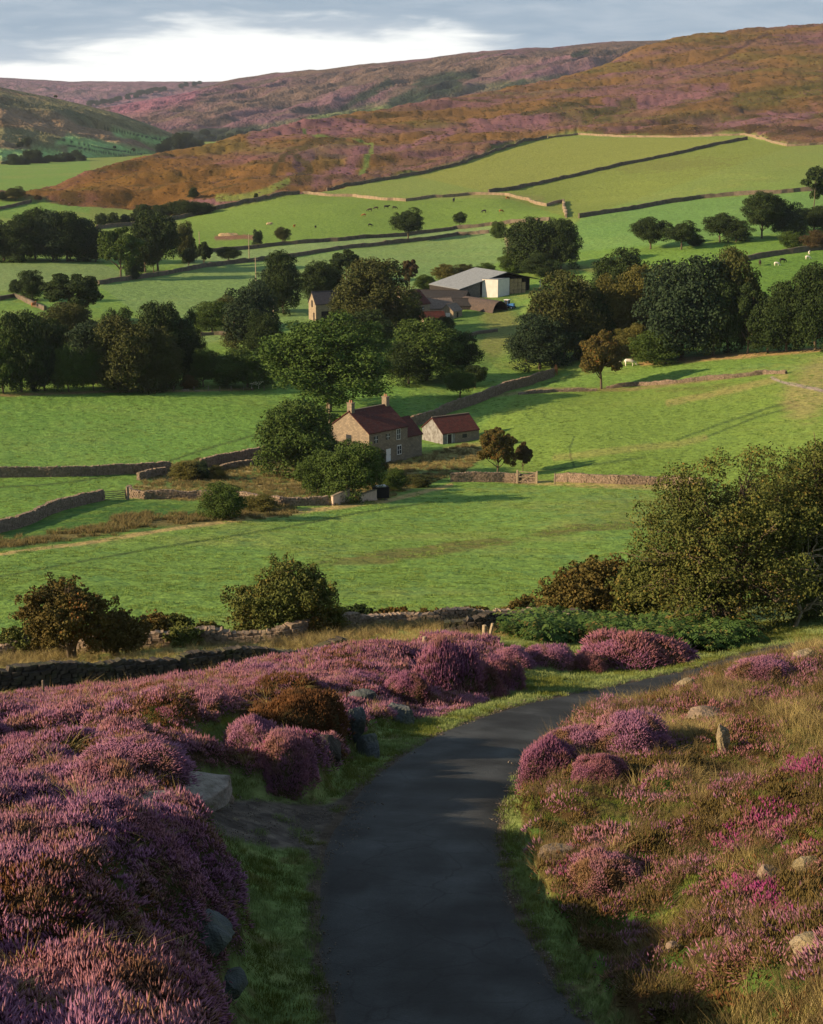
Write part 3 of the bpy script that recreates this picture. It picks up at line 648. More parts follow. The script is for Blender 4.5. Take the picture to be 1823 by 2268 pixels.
def scatter(name, pos, scl, rot, protos, label, cat, pick=None):
    """one stuff object: points on the ground, each carrying one clump"""
    pos = np.asarray(pos, np.float32); n = len(pos)
    me = bpy.data.meshes.new(name); me.vertices.add(n); me.vertices.foreach_set('co', pos.ravel())
    o = bpy.data.objects.new(name, me); col.objects.link(o)
    a = me.attributes.new('scl', 'FLOAT_VECTOR', 'POINT'); s3 = np.asarray(scl, np.float32); s3 = s3 if s3.ndim == 2 else np.repeat(s3[:, None], 3, 1); a.data.foreach_set('vector', s3.ravel().astype(np.float32))
    a = me.attributes.new('rot', 'FLOAT_VECTOR', 'POINT'); a.data.foreach_set('vector', np.asarray(rot, np.float32).ravel())
    a = me.attributes.new('pick', 'INT', 'POINT'); a.data.foreach_set('value', (rng.integers(0, len(protos), n) if pick is None else np.asarray(pick)).astype(np.int32))
    c = bpy.data.collections.new(name+'_clumps')
    for p in protos: c.objects.link(p)
    ng = bpy.data.node_groups.new(name+'_scatter', 'GeometryNodeTree')
    ng.interface.new_socket('Geometry', in_out='INPUT', socket_type='NodeSocketGeometry'); ng.interface.new_socket('Geometry', in_out='OUTPUT', socket_type='NodeSocketGeometry')
    i = ng.nodes.new('NodeGroupInput'); u = ng.nodes.new('NodeGroupOutput'); ci = ng.nodes.new('GeometryNodeCollectionInfo'); ci.inputs[0].default_value = c; ci.inputs['Separate Children'].default_value = True; ci.inputs['Reset Children'].default_value = True
    ip = ng.nodes.new('GeometryNodeInstanceOnPoints'); ip.inputs['Pick Instance'].default_value = True
    def at(nm, ty):
        q = ng.nodes.new('GeometryNodeInputNamedAttribute'); q.data_type = ty; q.inputs[0].default_value = nm; return [s for s in q.outputs if s.enabled][0]
    ng.links.new(i.outputs[0], ip.inputs['Points']); ng.links.new(ci.outputs[0], ip.inputs['Instance'])
    ng.links.new(at('pick', 'INT'), ip.inputs['Instance Index']); ng.links.new(at('scl', 'FLOAT_VECTOR'), ip.inputs['Scale'])
    e = ng.nodes.new('FunctionNodeEulerToRotation'); ng.links.new(at('rot', 'FLOAT_VECTOR'), e.inputs[0]); ng.links.new(e.outputs[0], ip.inputs['Rotation'])
    ng.links.new(ip.outputs[0], u.inputs[0])
    md = o.modifiers.new('scatter', 'NODES'); md.node_group = ng
    o['kind'] = 'stuff'; o['label'] = label; o['category'] = cat
    return o
def sample(n, r0, r1, a0=-0.285, a1=0.285):
    """n points even in area over a sector of the ground"""
    r = np.sqrt(rng.uniform(r0*r0, r1*r1, n)); a = rng.uniform(a0, a1, n); return r*np.sin(a), r*np.cos(a)
def gnormal(x, y, e=0.12):
    hx_ = (lut(gz, x+e, y)-lut(gz, x-e, y))/(2*e); hy_ = (lut(gz, x, y+e)-lut(gz, x, y-e))/(2*e); return hx_, hy_
def rots(x, y, tilt=0.6):
    hx_, hy_ = gnormal(x, y); n = len(x)
    # small tilt with the slope, then any heading
    return np.c_[np.arctan(hy_)*tilt+rng.normal(0, .08, n), -np.arctan(hx_)*tilt+rng.normal(0, .08, n), rng.uniform(0, 6.283, n)]
def regmask(x, y, key):
    R, px, py = regions(x, y, lut(gz0, x, y)); return R[key], R, px, py
def vis(px, py, pad=60): return (px > -pad) & (px < PW+pad) & (py < PH+1500)

r_ = np.random.default_rng(3)
HP = [proto('clump', spikes(34, 0.13, h_, 0.0105, 0.55, r_), [M['flower'], M['stem']]) for h_ in (0.17, 0.20, 0.15, 0.22)]
HD = [proto('clump', spikes(34, 0.13, h_, 0.0100, 0.6, r_), [M['flower_dark'], M['stem']]) for h_ in (0.18, 0.15)]
HR = [proto('clump', spikes(34, 0.13, 0.17, 0.011, 0.6, r_), [M['rust'], M['stem']])]
HB = [proto('clump', spikes(26, 0.12, 0.17, 0.013, 0.6, r_), [M['flower_bell'], M['stem']]) for _ in range(2)]
GW = [proto('clump', blades(40, 0.11, h_, 0.006, 0.5, r_, wd_), [M['wiry']]) for h_, wd_ in ((0.34, (0.45, 0.15)), (0.26, (0.3, -0.2)), (0.30, (0.5, 0.3)))]
GS = [proto('clump', blades(40, 0.10, h_, 0.007, 0.6, r_, wd_), [M['straw']]) for h_, wd_ in ((0.36, (0.45, 0.0)), (0.28, (0.3, -0.2)))]
LG = [proto('clump', spikes(34, 0.14, 0.17, 0.012, 0.5, r_), [M['ling'], M['stem']]) for _ in range(2)]
GT = [proto('clump', blades(60, 0.13, 0.065, 0.006, 0.6, r_), [M['turf']]) for _ in range(2)]
GM = [proto('clump', blades(60, 0.13, 0.06, 0.006, 0.6, r_), [M['mossy']]) for _ in range(2)]
def field(name, key, bands, protos_w, label, cat, extra=None, sink=0.0, tilt=0.6, zs=1.0):
    """bands: (r0, r1, clumps per m2, scale); protos_w: function giving pick index per point"""
    P_ = []; S_ = []; Rr = []; K_ = []
    for r0, r1, den, s in bands:
        wa = .40 if r1 <= 62 else .30; area = wa*(r1*r1-r0*r0); n = int(area*den); x, y = sample(n, r0, r1, -wa, wa); m, R, px, py = regmask(x, y, key)
        m = m & vis(px, py, 520 if r1 <= 62 else 110)
        if extra is not None: m &= extra(x, y, R, px, py)
        x, y, px, py = x[m], y[m], px[m], py[m]
        if not len(x): continue
        P_.append(np.c_[x, y, lut(gz, x, y)-sink]); S_.append(s*rng.uniform(.75, 1.3, len(x))); Rr.append(rots(x, y, tilt)); K_.append(protos_w(x, y, px, py))
    return scatter(name, np.concatenate(P_), np.concatenate(S_)[:, None]*np.array([1, 1, zs]), np.concatenate(Rr), PROT[name], label, cat, np.concatenate(K_))
PROT = {'heather_bank': HP+HD+HR+HB[:1]+GS[:1], 'heath': None}
def mound(x, y):
    wx = x+0.5*fbm(x, y, 5, 2); wy = y+0.5*fbm(x, y, 6, 2); return domes(wx/2.2, wy/2.2, 1)*.67+domes(wx/1.2, wy/1.2, 4)*.33
def left_ok(x, y, R, px, py):
    return (mound(x, y)+rng.normal(0, .07, len(x)) > .27) | (rng.uniform(size=len(x)) < .12)
def pick_left(x, y, px, py):
    n = len(x); k = rng.integers(0, 4, n); a = fbm(x/2.6, y/2.6, 401, 3); u = rng.uniform(size=n)
    k = np.where((a < 0.45) & (u < 0.7), rng.integers(4, 6, n), k); k = np.where((fbm(x/1.4, y/1.4, 402, 3) > .60) & (u < .55), 6, k)
    rust = (np.hypot((px-650)/110, (py-1600)/75) < 1)
    k = np.where(rust & (u < 0.85), 6, k)
    rust2 = (np.hypot((px-130)/160, (py-2230)/90) < 1)
    k = np.where(rust2 & (u < 0.45), 6, k)
    k = np.where((mound(x, y) < .40) & (u < .8), 5, k)  # darker clumps in the hollows put shade into the colour
    k = np.where(u > 0.985, 8, k); k = np.where((u > 0.972) & (u < 0.978), 7, k)
    return k
field('heather_bank', 'heather', [(6.5, 22, 120, .84), (22, 34, 78, .98), (34, 50, 46, 1.2), (50, 76, 26, 1.6)], pick_left,
      'deep lilac and brown heather in flower over the roadside bank', 'heather', tilt=0.8, extra=left_ok)
PROT['heath'] = HP[:2]+HD+HR+HB+GW+GS+LG+GM   # 0,1 lilac 2,3 dark 4 rust 5,6 bell 7,8,9 wiry 10,11 straw 12,13 ling 14,15 moss
BELL = [(1770,1790,60,40),(1725,1885,75,26),(1620,1920,40,28),(1640,2045,50,26),(1670,2075,60,20),(1790,1740,50,25),(1715,2120,50,30),(1265,1985,22,14),(1800,1960,20,20),(1500,1990,14,16),(1430,1812,16,14),(1250,1752,26,16)]
LIL = [(1290,1620,90,38),(1420,1650,60,26),(1740,1530,90,22),(1620,1500,60,18),(1320,1930,70,45),(1530,1970,60,30),(1400,2230,150,34),(1650,2200,120,40),(1800,2220,80,40),(1395,2120,40,30),(1260,1740,60,40),(1480,1800,40,20),(1600,2130,60,26)]
DKH = [(1420,1985,70,35),(1250,1700,60,50),(1600,2020,60,30),(1650,1690,50,25),(1800,2000,60,30),(1540,1640,50,22),(1700,1600,60,20)]
def near_any(px, py, lst, jit):
    d = np.full(px.shape, 9.0)
    for cx, cy, rx, ry in lst: d = np.minimum(d, np.hypot((px-cx)/rx, (py-cy)/ry))
    return d+jit
def pick_right(x, y, px, py):
    n = len(x); u = rng.uniform(size=n); a = fbm(x/1.1, y/1.1, 411, 3); b = fbm(x/1.6, y/1.6, 412, 3)
    k = rng.integers(7, 10, n)                       # wiry faded grass
    k = np.where((b > 0.50) & (u < 0.7), rng.integers(12, 14, n), k)
    k = np.where((a < 0.46) & (u < 0.8), rng.integers(14, 16, n), k)
    k = np.where((a > 0.60) & (u < 0.45), rng.integers(2, 4, n), k)
    k = np.where((b < 0.40) & (u < 0.4), rng.integers(10, 12, n), k)
    k = np.where(u > 0.965, rng.integers(0, 2, n), k); k = np.where((u > 0.93) & (u < 0.95), 4, k)
    j = rng.normal(0, .22, n)
    k = np.where(near_any(px, py, DKH, j) < 1, rng.choice([2, 3, 12, 13], n), k)
    k = np.where((near_any(px, py, LIL, j) < .85) & (u < .5), rng.choice([0, 1, 0, 2, 8], n), k)
    k = np.where((near_any(px, py, BELL, j*1.3) < 0.72) & (u < .85), rng.integers(5, 7, n), k)
    return k
field('heath', 'bank', [(9, 24, 75, 0.95), (24, 36, 52, 1.05), (36, 62, 34, 1.25)], pick_right, 'tangled faded grass, brown heath and bell heather on the bank', 'heath vegetation', tilt=0.9, extra=lambda x, y, R, px, py: (domes((x+0.5*fbm(x, y, 5, 2))/1.5, (y+0.5*fbm(x, y, 6, 2))/1.5, 11)+rng.normal(0, .08, len(x)) > .2) | (rng.uniform(size=len(x)) < .3))
PROT['verge_grass'] = GT+GM
def verge_ok(x, y, R, px, py):
    d = R['road']; e = RWID/2-0.02+0.28*(fbm(x*2.2, y*2.2, 70, 3)-0.35)
    return (d > e) & ~R['heather'] & ~R['bank'] & ~R['strip'] & (~R['gravel'] | (fbm(x*1.5, y*1.5, 72, 2) > .78))
def regmask(x, y, key):
    R, px, py = regions(x, y, lut(gz0, x, y)); return (R[key] if key else np.ones(x.shape, bool)), R, px, py
field('verge_grass', None, [(14, 30, 60, 1.0), (30, 48, 38, 1.25), (48, 84, 20, 1.6)], lambda x, y, px, py: np.where(fbm(x/1.3, y/1.3, 64, 3)+rng.normal(0, .06, len(x)) > .5, rng.integers(2, 4, len(x)), rng.integers(0, 2, len(x))),
      'short green turf of the road verges', 'grass', extra=verge_ok)
def chips(r_, n=9):
    V = []; Fc = []
    for i in range(n):
        c = np.array([*r_.normal(0, .07, 2), .004]); s = r_.uniform(.006, .020); b = len(V); p = r_.normal(size=(6, 3))*[.3, .3, .2]+[[1, 0, 0], [-1, 0, 0], [0, 1, 0], [0, -1, 0], [0, 0, .7], [0, 0, -.5]]; V += list(c+p*s); Fc += [(b+q[0], b+q[1], b+q[2]) for q in ((0, 2, 4), (2, 1, 4), (1, 3, 4), (3, 0, 4), (2, 0, 5), (1, 2, 5), (3, 1, 5), (0, 3, 5))]
    return np.array(V), np.array(Fc), [0]*len(Fc)
M['grit'] = foliage_mat('road_grit', (0.16, 0.13, 0.10), (0.07, 0.06, 0.05), (0.26, 0.22, 0.17), rand=.8)
PROT['road_grit'] = [proto('clump', chips(r_), [M['grit']]) for _ in range(3)]
field('road_grit', None, [(14, 30, 26, 1.0), (30, 60, 12, 1.3)], lambda x, y, px, py: rng.integers(0, 3, len(x)), 'loose grit along the edges of the road and the gravel pull in', 'grit', extra=lambda x, y, R, px, py: ((np.abs(R['road']-RWID/2) < np.abs(rng.normal(0, .16, len(x)))) | (R['gravel'] & (rng.uniform(size=len(x)) < .8))), sink=-.045, tilt=.9)
PROT['strip_grass'] = GS+GT+GW[:1]
field('strip_grass', 'strip', [(68, 120, 5.5, 1.5)], lambda x, y, px, py: np.where(fbm(x/5, y/5, 73, 3)+rng.normal(0, .05, len(x)) > .47, rng.integers(0, 2, len(x)), rng.integers(2, 5, len(x))), 'pale bleached grass between the two dry stone walls', 'grass')
PT = [proto('clump', blades(40, 0.34, 0.13, 0.035, 1.1, r_, (0.2, 0)), [M['pasture_tuft']]) for _ in range(3)]
RT = [proto('clump', blades(50, 0.35, 0.55, 0.03, 0.5, r_, (0.15, 0)), [M['rushes']]), proto('clump', blades(50, 0.35, 0.5, 0.03, 0.6, r_), [M['straw']])]
PROT['pasture_grass'] = PT
def past_ok(x, y, R, px, py):
    return ~R['strip'] & ~R['garden'] & ~R['ravine'] & ~R['moor'] & (fbm(x/3.0, y/3.0, 74, 3) > 0.46)
field('pasture_grass', None, [(88, 150, 2.2, .8), (150, 260, 0.8, 1.0), (260, 420, 0.25, 1.2)], lambda x, y, px, py: rng.integers(0, 3, len(x)), 'tussocky green grass of the pastures', 'grass', extra=past_ok)
PROT['rough_grass'] = RT+PT[:1]
field('rough_grass', 'garden', [(180, 330, 1.5, .9)], lambda x, y, px, py: np.where(fbm(x/5, y/5, 75, 3)+rng.normal(0, .06, len(x)) > .47, 1, rng.choice([0, 2, 2, 2, 2], len(x))), 'tall straw coloured grass and docks round the cottage', 'grass')
def rush_ok(x, y, R, px, py):
    d = linedist(px, py, [(-200,1225),(0,1205),(200,1178),(330,1155),(440,1150),(560,1135),(640,1128)]); return ((d < 10+rng.normal(0, 4, len(x))) & (fbm(x/2.5, y/2.5, 76, 2) > .42)) | (linedist(px, py, [(255,1150),(330,1142)]) < 7)
PROT['rushes'] = RT[:1]+[proto('clump', blades(50, 0.35, 0.6, 0.03, 0.5, r_), [M['rushes']])]
field('rushes', None, [(150, 240, 2.2, 1.1)], lambda x, y, px, py: rng.integers(0, 2, len(x)), 'brown rushes and dead bracken lining the hollow', 'rushes', extra=rush_ok)
# bracken under the hawthorns by the road
def frond(r_, n=16):
    V = []; Fc = []
    for i in range(n):
        a = r_.uniform(0, 6.28); ln = r_.uniform(.5, .9); el = r_.uniform(.5, 1.1); d = np.array([math.cos(a), math.sin(a), 0]); s = np.array([-math.sin(a), math.cos(a), 0]); K = 9
        for k in range(K):
            f = k/K; c = d*ln*f+np.array([0, 0, math.sin(f*2.3)*el*.55+.1]); wl = .26*(1-f)**.8*(.3+f*2 if f < .3 else .9)
            for sg in (-1, 1):
                b0 = len(V); V += [c, c+s*sg*wl+d*.05-np.array([0, 0, .05]), c+s*sg*wl*.9+d*.10-np.array([0, 0, .05]), c+d*.06]; Fc.append((b0, b0+1, b0+2)); Fc.append((b0, b0+2, b0+3))
    return np.array(V), np.array(Fc), [0]*len(Fc)
FN = [proto('clump', frond(r_), [M['fern']]) for _ in range(3)]
FERN = [(1120,1420),(1180,1385),(1290,1375),(1420,1372),(1520,1385),(1600,1400),(1660,1400),(1640,1432),(1500,1446),(1330,1440),(1180,1432)]
PROT['bracken'] = FN
field('bracken', None, [(70, 110, 3.5, 1.25)], lambda x, y, px, py: rng.integers(0, 3, len(x)), 'dark green bracken spreading below the hawthorns', 'bracken', extra=lambda x, y, R, px, py: inpoly(px+40*(fbm(x/2, y/2, 9, 2)-.5), py+34*(fbm(x/2, y/2, 19, 2)-.5), FERN) & (R['road'] > 4) & (fbm(x/1.6, y/1.6, 29, 2) > .40))
# moor scrub: low clumps that break the hill's surface
def lump(r_, n=26):
    V = []; Fc = []
    for i in range(n):
        a = r_.uniform(0, 6.28); e = r_.uniform(0.1, 1.5); d = np.array([math.cos(a)*math.cos(e), math.sin(a)*math.cos(e), math.sin(e)*.55]); c = d*r_.uniform(.7, 1.05); u_ = np.cross(d, r_.normal(size=3)); u_ /= np.linalg.norm(u_); v_ = np.cross(d, u_); s = r_.uniform(.22, .42); b0 = len(V)
        V += [c-u_*s-v_*s*.7, c+u_*s-v_*s*.6, c+u_*s*.8+v_*s, c-u_*s*.7+v_*s*.8]; Fc += [(b0, b0+1, b0+2), (b0, b0+2, b0+3)]
    return np.array(V), np.array(Fc), [0]*len(Fc)
M['scrub_olive'] = foliage_mat('moor_scrub_olive', (0.140, 0.086, 0.032), (0.112, 0.078, 0.028), rand=.6, vs=.05)
M['scrub_dark'] = foliage_mat('moor_scrub_dark', (0.05, 0.042, 0.016), (0.035, 0.040, 0.016), rand=.6, vs=.05)
M['scrub_pink'] = foliage_mat('moor_scrub_heather', (0.145, 0.082, 0.086), (0.135, 0.082, 0.056), rand=.6, vs=.05)
LP = [proto('clump', lump(r_), [M[k]]) for k in ('scrub_olive', 'scrub_dark', 'scrub_pink', 'scrub_pink')]
PROT['moor_scrub'] = LP
def pick_moor(x, y, px, py):
    u = rng.uniform(size=len(x)); a = fbm((x*.85+y*.52)/130, (-x*.52+y*.85)/55, 81, 5); return np.where(u < .03, 1, np.where(a+rng.normal(0, .05, len(x)) > .54, 2, 0))
field('moor_scrub', 'moor', [(820, 1150, 0.045, 0.9), (1150, 1700, 0.022, 1.2), (1700, 2350, 0.010, 1.7)], pick_moor, 'ling heather and bilberry scrub covering the moor spur', 'moor scrub', sink=0.05, zs=.45)

# ------------------------------------------------------------------ things: naming helpers
def tag(o, label, cat, group=None):
    o['label'] = label; o['category'] = cat; o['kind'] = 'thing'
    if group: o['group'] = group
    return o
def empty(name, loc, rz=0.0, scale=(1, 1, 1)):
    o = bpy.data.objects.new(name, None); col.objects.link(o); o.location = loc; o.rotation_euler = (0, 0, rz); o.scale = scale; o.empty_display_size = 0.5; return o
def px_m(p): return F/(p.y*CP-p.z*SP)          # photo pixels per metre at a point

# ------------------------------------------------------------------ trees
def leaves_on(C_, Rr, n, size, r_, jit=0.75, inner=0.25, up=0.25, ground=None):
    """n small leaf faces on the outside of many lobes"""
    C_ = np.array(C_); Rr = np.array(Rr); wgt = Rr[:, 0]*Rr[:, 1]+Rr[:, 0]*Rr[:, 2]; wgt = wgt/wgt.sum()
    k = r_.choice(len(C_), n, p=wgt); d = r_.normal(size=(n, 3)); d[:, 2] += up; d /= np.linalg.norm(d, axis=1)[:, None]
    rad = np.where(r_.uniform(size=n) < inner, r_.uniform(.3, .9, n), r_.uniform(.88, 1.08, n)+np.abs(r_.normal(0, .07, n)))
    c = C_[k]+d*Rr[k]*rad[:, None]
    if ground is not None: c[:, 2] = np.maximum(c[:, 2], ground+r_.uniform(0, .03, n))
    nn = d+r_.normal(0, jit, (n, 3)); nn /= np.linalg.norm(nn, axis=1)[:, None]
    u = np.cross(nn, r_.normal(size=(n, 3))); u /= np.linalg.norm(u, axis=1)[:, None]+1e-9; v = np.cross(nn, u)
    s = (size*r_.uniform(.55, 1.3, n))[:, None]
    q = np.stack([c-u*s-v*s*.55, c+u*s*.9-v*s*.7, c+u*s+v*s*.6+nn*s*.3, c-u*s*.8+v*s*.75], 1).reshape(-1, 3)
    return q, np.arange(n*4).reshape(n, 4)
def tube(path, rad, sides=6, V=None, Fc=None):
    V = [] if V is None else V; Fc = [] if Fc is None else Fc; path = [np.array(p, float) for p in path]; b0 = len(V)
    for i, p in enumerate(path):
        d = path[min(i+1, len(path)-1)]-path[max(i-1, 0)]; d /= np.linalg.norm(d)+1e-9
        a = np.cross(d, [0.3, 1, 0.1]); a /= np.linalg.norm(a)+1e-9; b = np.cross(d, a)
        for k in range(sides):
            t = 2*math.pi*k/sides; V.append(p+(a*math.cos(t)+b*math.sin(t))*rad[i])
    for i in range(len(path)-1):
        for k in range(sides):
            q = b0+i*sides; Fc.append((q+k, q+(k+1) % sides, q+sides+(k+1) % sides, q+sides+k))
    Fc.append(tuple(b0+k for k in range(sides))[::-1]); Fc.append(tuple(b0+(len(path)-1)*sides+k for k in range(sides)))
    return V, Fc
def limb(p0, p1, r0, r1, r_, V, Fc, seg=5, wig=.06, sag=0.0, sides=5):
    p0 = np.array(p0, float); p1 = np.array(p1, float); ln = np.linalg.norm(p1-p0); P_ = []; Rr = []
    for i in range(seg+1):
        f = i/seg; p = p0+(p1-p0)*f+r_.normal(0, wig*ln*(0 if i in (0,) else 1), 3)*[1, 1, .6]; p[2] += math.sin(f*math.pi)*sag*ln; P_.append(p); Rr.append(r0*(1-f)+r1*f)
    tube(P_, Rr, sides, V, Fc); return P_
TREES = {}
def make_tree(kind, seed, n=34000, leaf=0.0100):
    """unit tree: 1 high, 1 wide; crown of leaf faces on lobes, trunk with limbs"""
    r_ = np.random.default_rng(seed); Cs = []; Rs = []; V = []; Fc = []
    if kind in ('oak', 'wood', 'open', 'tall', 'dome', 'haw', 'syc'):
        zc_, rz_, nl, lr, cut = {'oak': (.56, .42, 26, .17, -.72), 'wood': (.48, .50, 36, .17, -.95), 'open': (.56, .42, 26, .125, -.75), 'tall': (.52, .47, 34, .17, -.92), 'dome': (.30, .60, 30, .18, -.35), 'haw': (.50, .48, 52, .10, -.85), 'syc': (.53, .46, 54, .125, -.80)}[kind]
        for i in range(nl):
            g = (i+.5)/nl; z = 1-g*(1-cut) if kind != 'dome' else 1-g*1.3; z = max(-.98, z); a = i*2.39996+r_.uniform(-.4, .4); q = math.sqrt(max(0, 1-z*z)); k = r_.uniform(.66, 1.10) if kind in ('oak', 'wood', 'dome', 'syc') else r_.uniform(.5, 1.05)
            if kind in ('wood', 'tall') and z < -.1: q = max(q, .82)
            Cs.append((q*math.cos(a)*.36*k, q*math.sin(a)*.36*k, zc_+z*(rz_-.09)*k)); s = lr*r_.uniform(.5, 1.3); Rs.append((s, s, s*r_.uniform(.6, .85)))
        if kind in ('oak', 'wood', 'tall', 'dome', 'syc'):
            for i in range(5): Cs.append((r_.uniform(-.1, .1), r_.uniform(-.1, .1), zc_+r_.uniform(-.2, .2)*rz_)); Rs.append((.24, .24, .22))
    if kind == 'pine':
        for i in range(13):
            z = .36+.6*(i/12)**.8; a = i*2.4; k = .30*(1-(i/13)**2)+.03
            if z < .6: a = math.pi+r_.uniform(-.9, .9); k = .36
            Cs.append((math.cos(a)*k, math.sin(a)*k, z)); s = r_.uniform(.10, .17); Rs.append((s*1.2, s*1.2, s*.45))
    subC = []; subR = []
    for c, s in zip(Cs, Rs):
        for j in range(9):
            d = r_.normal(size=3); d[2] += .3; d /= np.linalg.norm(d); k = r_.uniform(.75, 1.0); subC.append(np.array(c)+d*np.array(s)*k); ss_ = s[0]*r_.uniform(.26, .46); subR.append((ss_, ss_, ss_*.75))
        subC.append(c); subR.append(tuple(np.array(s)*.85))
    LC, LR = Cs, Rs; Cs_, Rs_ = subC, subR
    q, f = leaves_on(Cs_, Rs_, n, leaf, r_, ground=.01 if kind in ('dome', 'wood') else None)
    top = max(q[:, 2]); q[:, 2] /= top; ex = np.percentile(np.abs(q[:, :2]), 99.6)*2; q[:, :2] /= ex
    tr_top = {'pine': .9, 'open': .62, 'haw': .5}.get(kind, .55); tw = .022 if kind != 'pine' else .016
    P_ = limb((0, 0, -.05), (r_.uniform(-.03, .03), r_.uniform(-.03, .03), tr_top), tw*1.2, tw*.45, r_, V, Fc, 6, .012, sides=7)
    order = r_.permutation(len(Cs))[:9 if kind != 'pine' else 8]
    for i in order:
        c = np.array(Cs[i])/[ex, ex, top]; st = P_[2 if c[2] < .5 else 3] if kind != 'pine' else P_[4]
        limb(st, c, tw*.55, tw*.12, r_, V, Fc, 4, .05, .05)
    cr = mesh_obj('crown', q, f, [M['dk']], link=False).data; tk = mesh_obj('trunk', V, Fc, [M['bark']], link=False, smooth_=True).data
    TREES[(kind, seed)] = (cr, tk); return cr, tk
M['dk'] = foliage_mat('leaves_dark_green', (0.02, 0.038, 0.011), (0.036, 0.056, 0.014), rand=.6, vs=.3)
M['blu'] = foliage_mat('leaves_blue_green', (0.018, 0.036, 0.018), (0.032, 0.052, 0.021), rand=.6, vs=.3)
M['mid'] = foliage_mat('leaves_mid_green', (0.04, 0.074, 0.014), (0.062, 0.094, 0.018), rand=.6, vs=.3)
M['lit'] = foliage_mat('leaves_fresh_green', (0.036, 0.074, 0.013), (0.064, 0.104, 0.018), rand=.6, vs=.3)
M['olv'] = foliage_mat('leaves_olive', (0.04, 0.05, 0.014), (0.062, 0.068, 0.018), rand=.6, vs=.3)
M['yel'] = foliage_mat('leaves_yellowing', (0.085, 0.085, 0.02), (0.115, 0.105, 0.026), rand=.6, vs=.3)
M['aut'] = foliage_mat('leaves_autumn', (0.095, 0.068, 0.018), (0.07, 0.074, 0.018), (0.19, 0.085, 0.02), rand=.6, vs=.4)
M['red'] = foliage_mat('leaves_russet', (0.08, 0.052, 0.024), (0.062, 0.055, 0.02), rand=.6, vs=.4)
M['hawm'] = foliage_mat('leaves_hawthorn', (0.058, 0.074, 0.016), (0.094, 0.104, 0.024), (0.14, 0.105, 0.024), rand=.55, vs=.5)
M['hawo'] = foliage_mat('leaves_hawthorn_turning', (0.092, 0.066, 0.018), (0.07, 0.068, 0.016), (0.17, 0.075, 0.02), rand=.5, vs=.45)
M['bark'] = foliage_mat('bark', (0.085, 0.065, 0.045), (0.12, 0.095, 0.06), vs=2)
M['deadwood'] = foliage_mat('dead_wood', (0.24, 0.20, 0.13), (0.30, 0.25, 0.15), vs=2)
for k, s in (('oak', 1), ('oak', 2), ('oak', 3), ('wood', 4), ('wood', 5), ('wood', 6), ('wood', 20), ('wood', 21), ('oak', 22), ('open', 23), ('dome', 24), ('open', 7), ('open', 8), ('tall', 9), ('tall', 10), ('dome', 11), ('dome', 12), ('dome', 13)): make_tree(k, s)
make_tree('pine', 14, 5000, .02)
VAR = {'oak': [1, 2, 3, 22], 'wood': [4, 5, 6, 20, 21], 'open': [7, 8, 23], 'tall': [9, 10], 'dome': [11, 12, 13, 24], 'pine': [14]}
tcount = [0]
def plant(px, yb, yt, wpx, kind, m, label, name='broadleaf_tree', cat='tree', group=None, seed=None, loc=None, lean=0.0, rmin=60, sink=0.015):
    p = hit(px, yb, rmin=rmin) if loc is None else Vector(loc); s = px_m(p); h = (yb-yt)/s/0.97; wd = wpx/s
    tcount[0] += 1; i = tcount[0]; sd_ = seed or VAR[kind][i % len(VAR[kind])]; cr, tk = TREES[(kind, sd_)]
    p.z -= sink*h
    r = empty(name, p, (i*2.17) % 6.28, (wd, wd, h)); r.rotation_euler.y = lean; tag(r, label, cat, group)
    for nm, me in (('trunk', tk), ('crown', cr)):
        if kind == 'dome' and nm == 'trunk': continue
        o = bpy.data.objects.new(nm, me); col.objects.link(o); o.parent = r
        if nm == 'crown': o.material_slots[0].link = 'OBJECT'; o.material_slots[0].material = M[m]
    return r
G1 = 'trees of the dark wood at the left edge beyond the pasture'; G2 = 'trees of the wood along the far edge of the left field'; G3 = 'trees round the farmyard'; G4 = 'trees of the wood on the right beyond the rough slope'; G5 = 'trees along the upper right field edge'; G6 = 'trees along the wall across the valley fields'
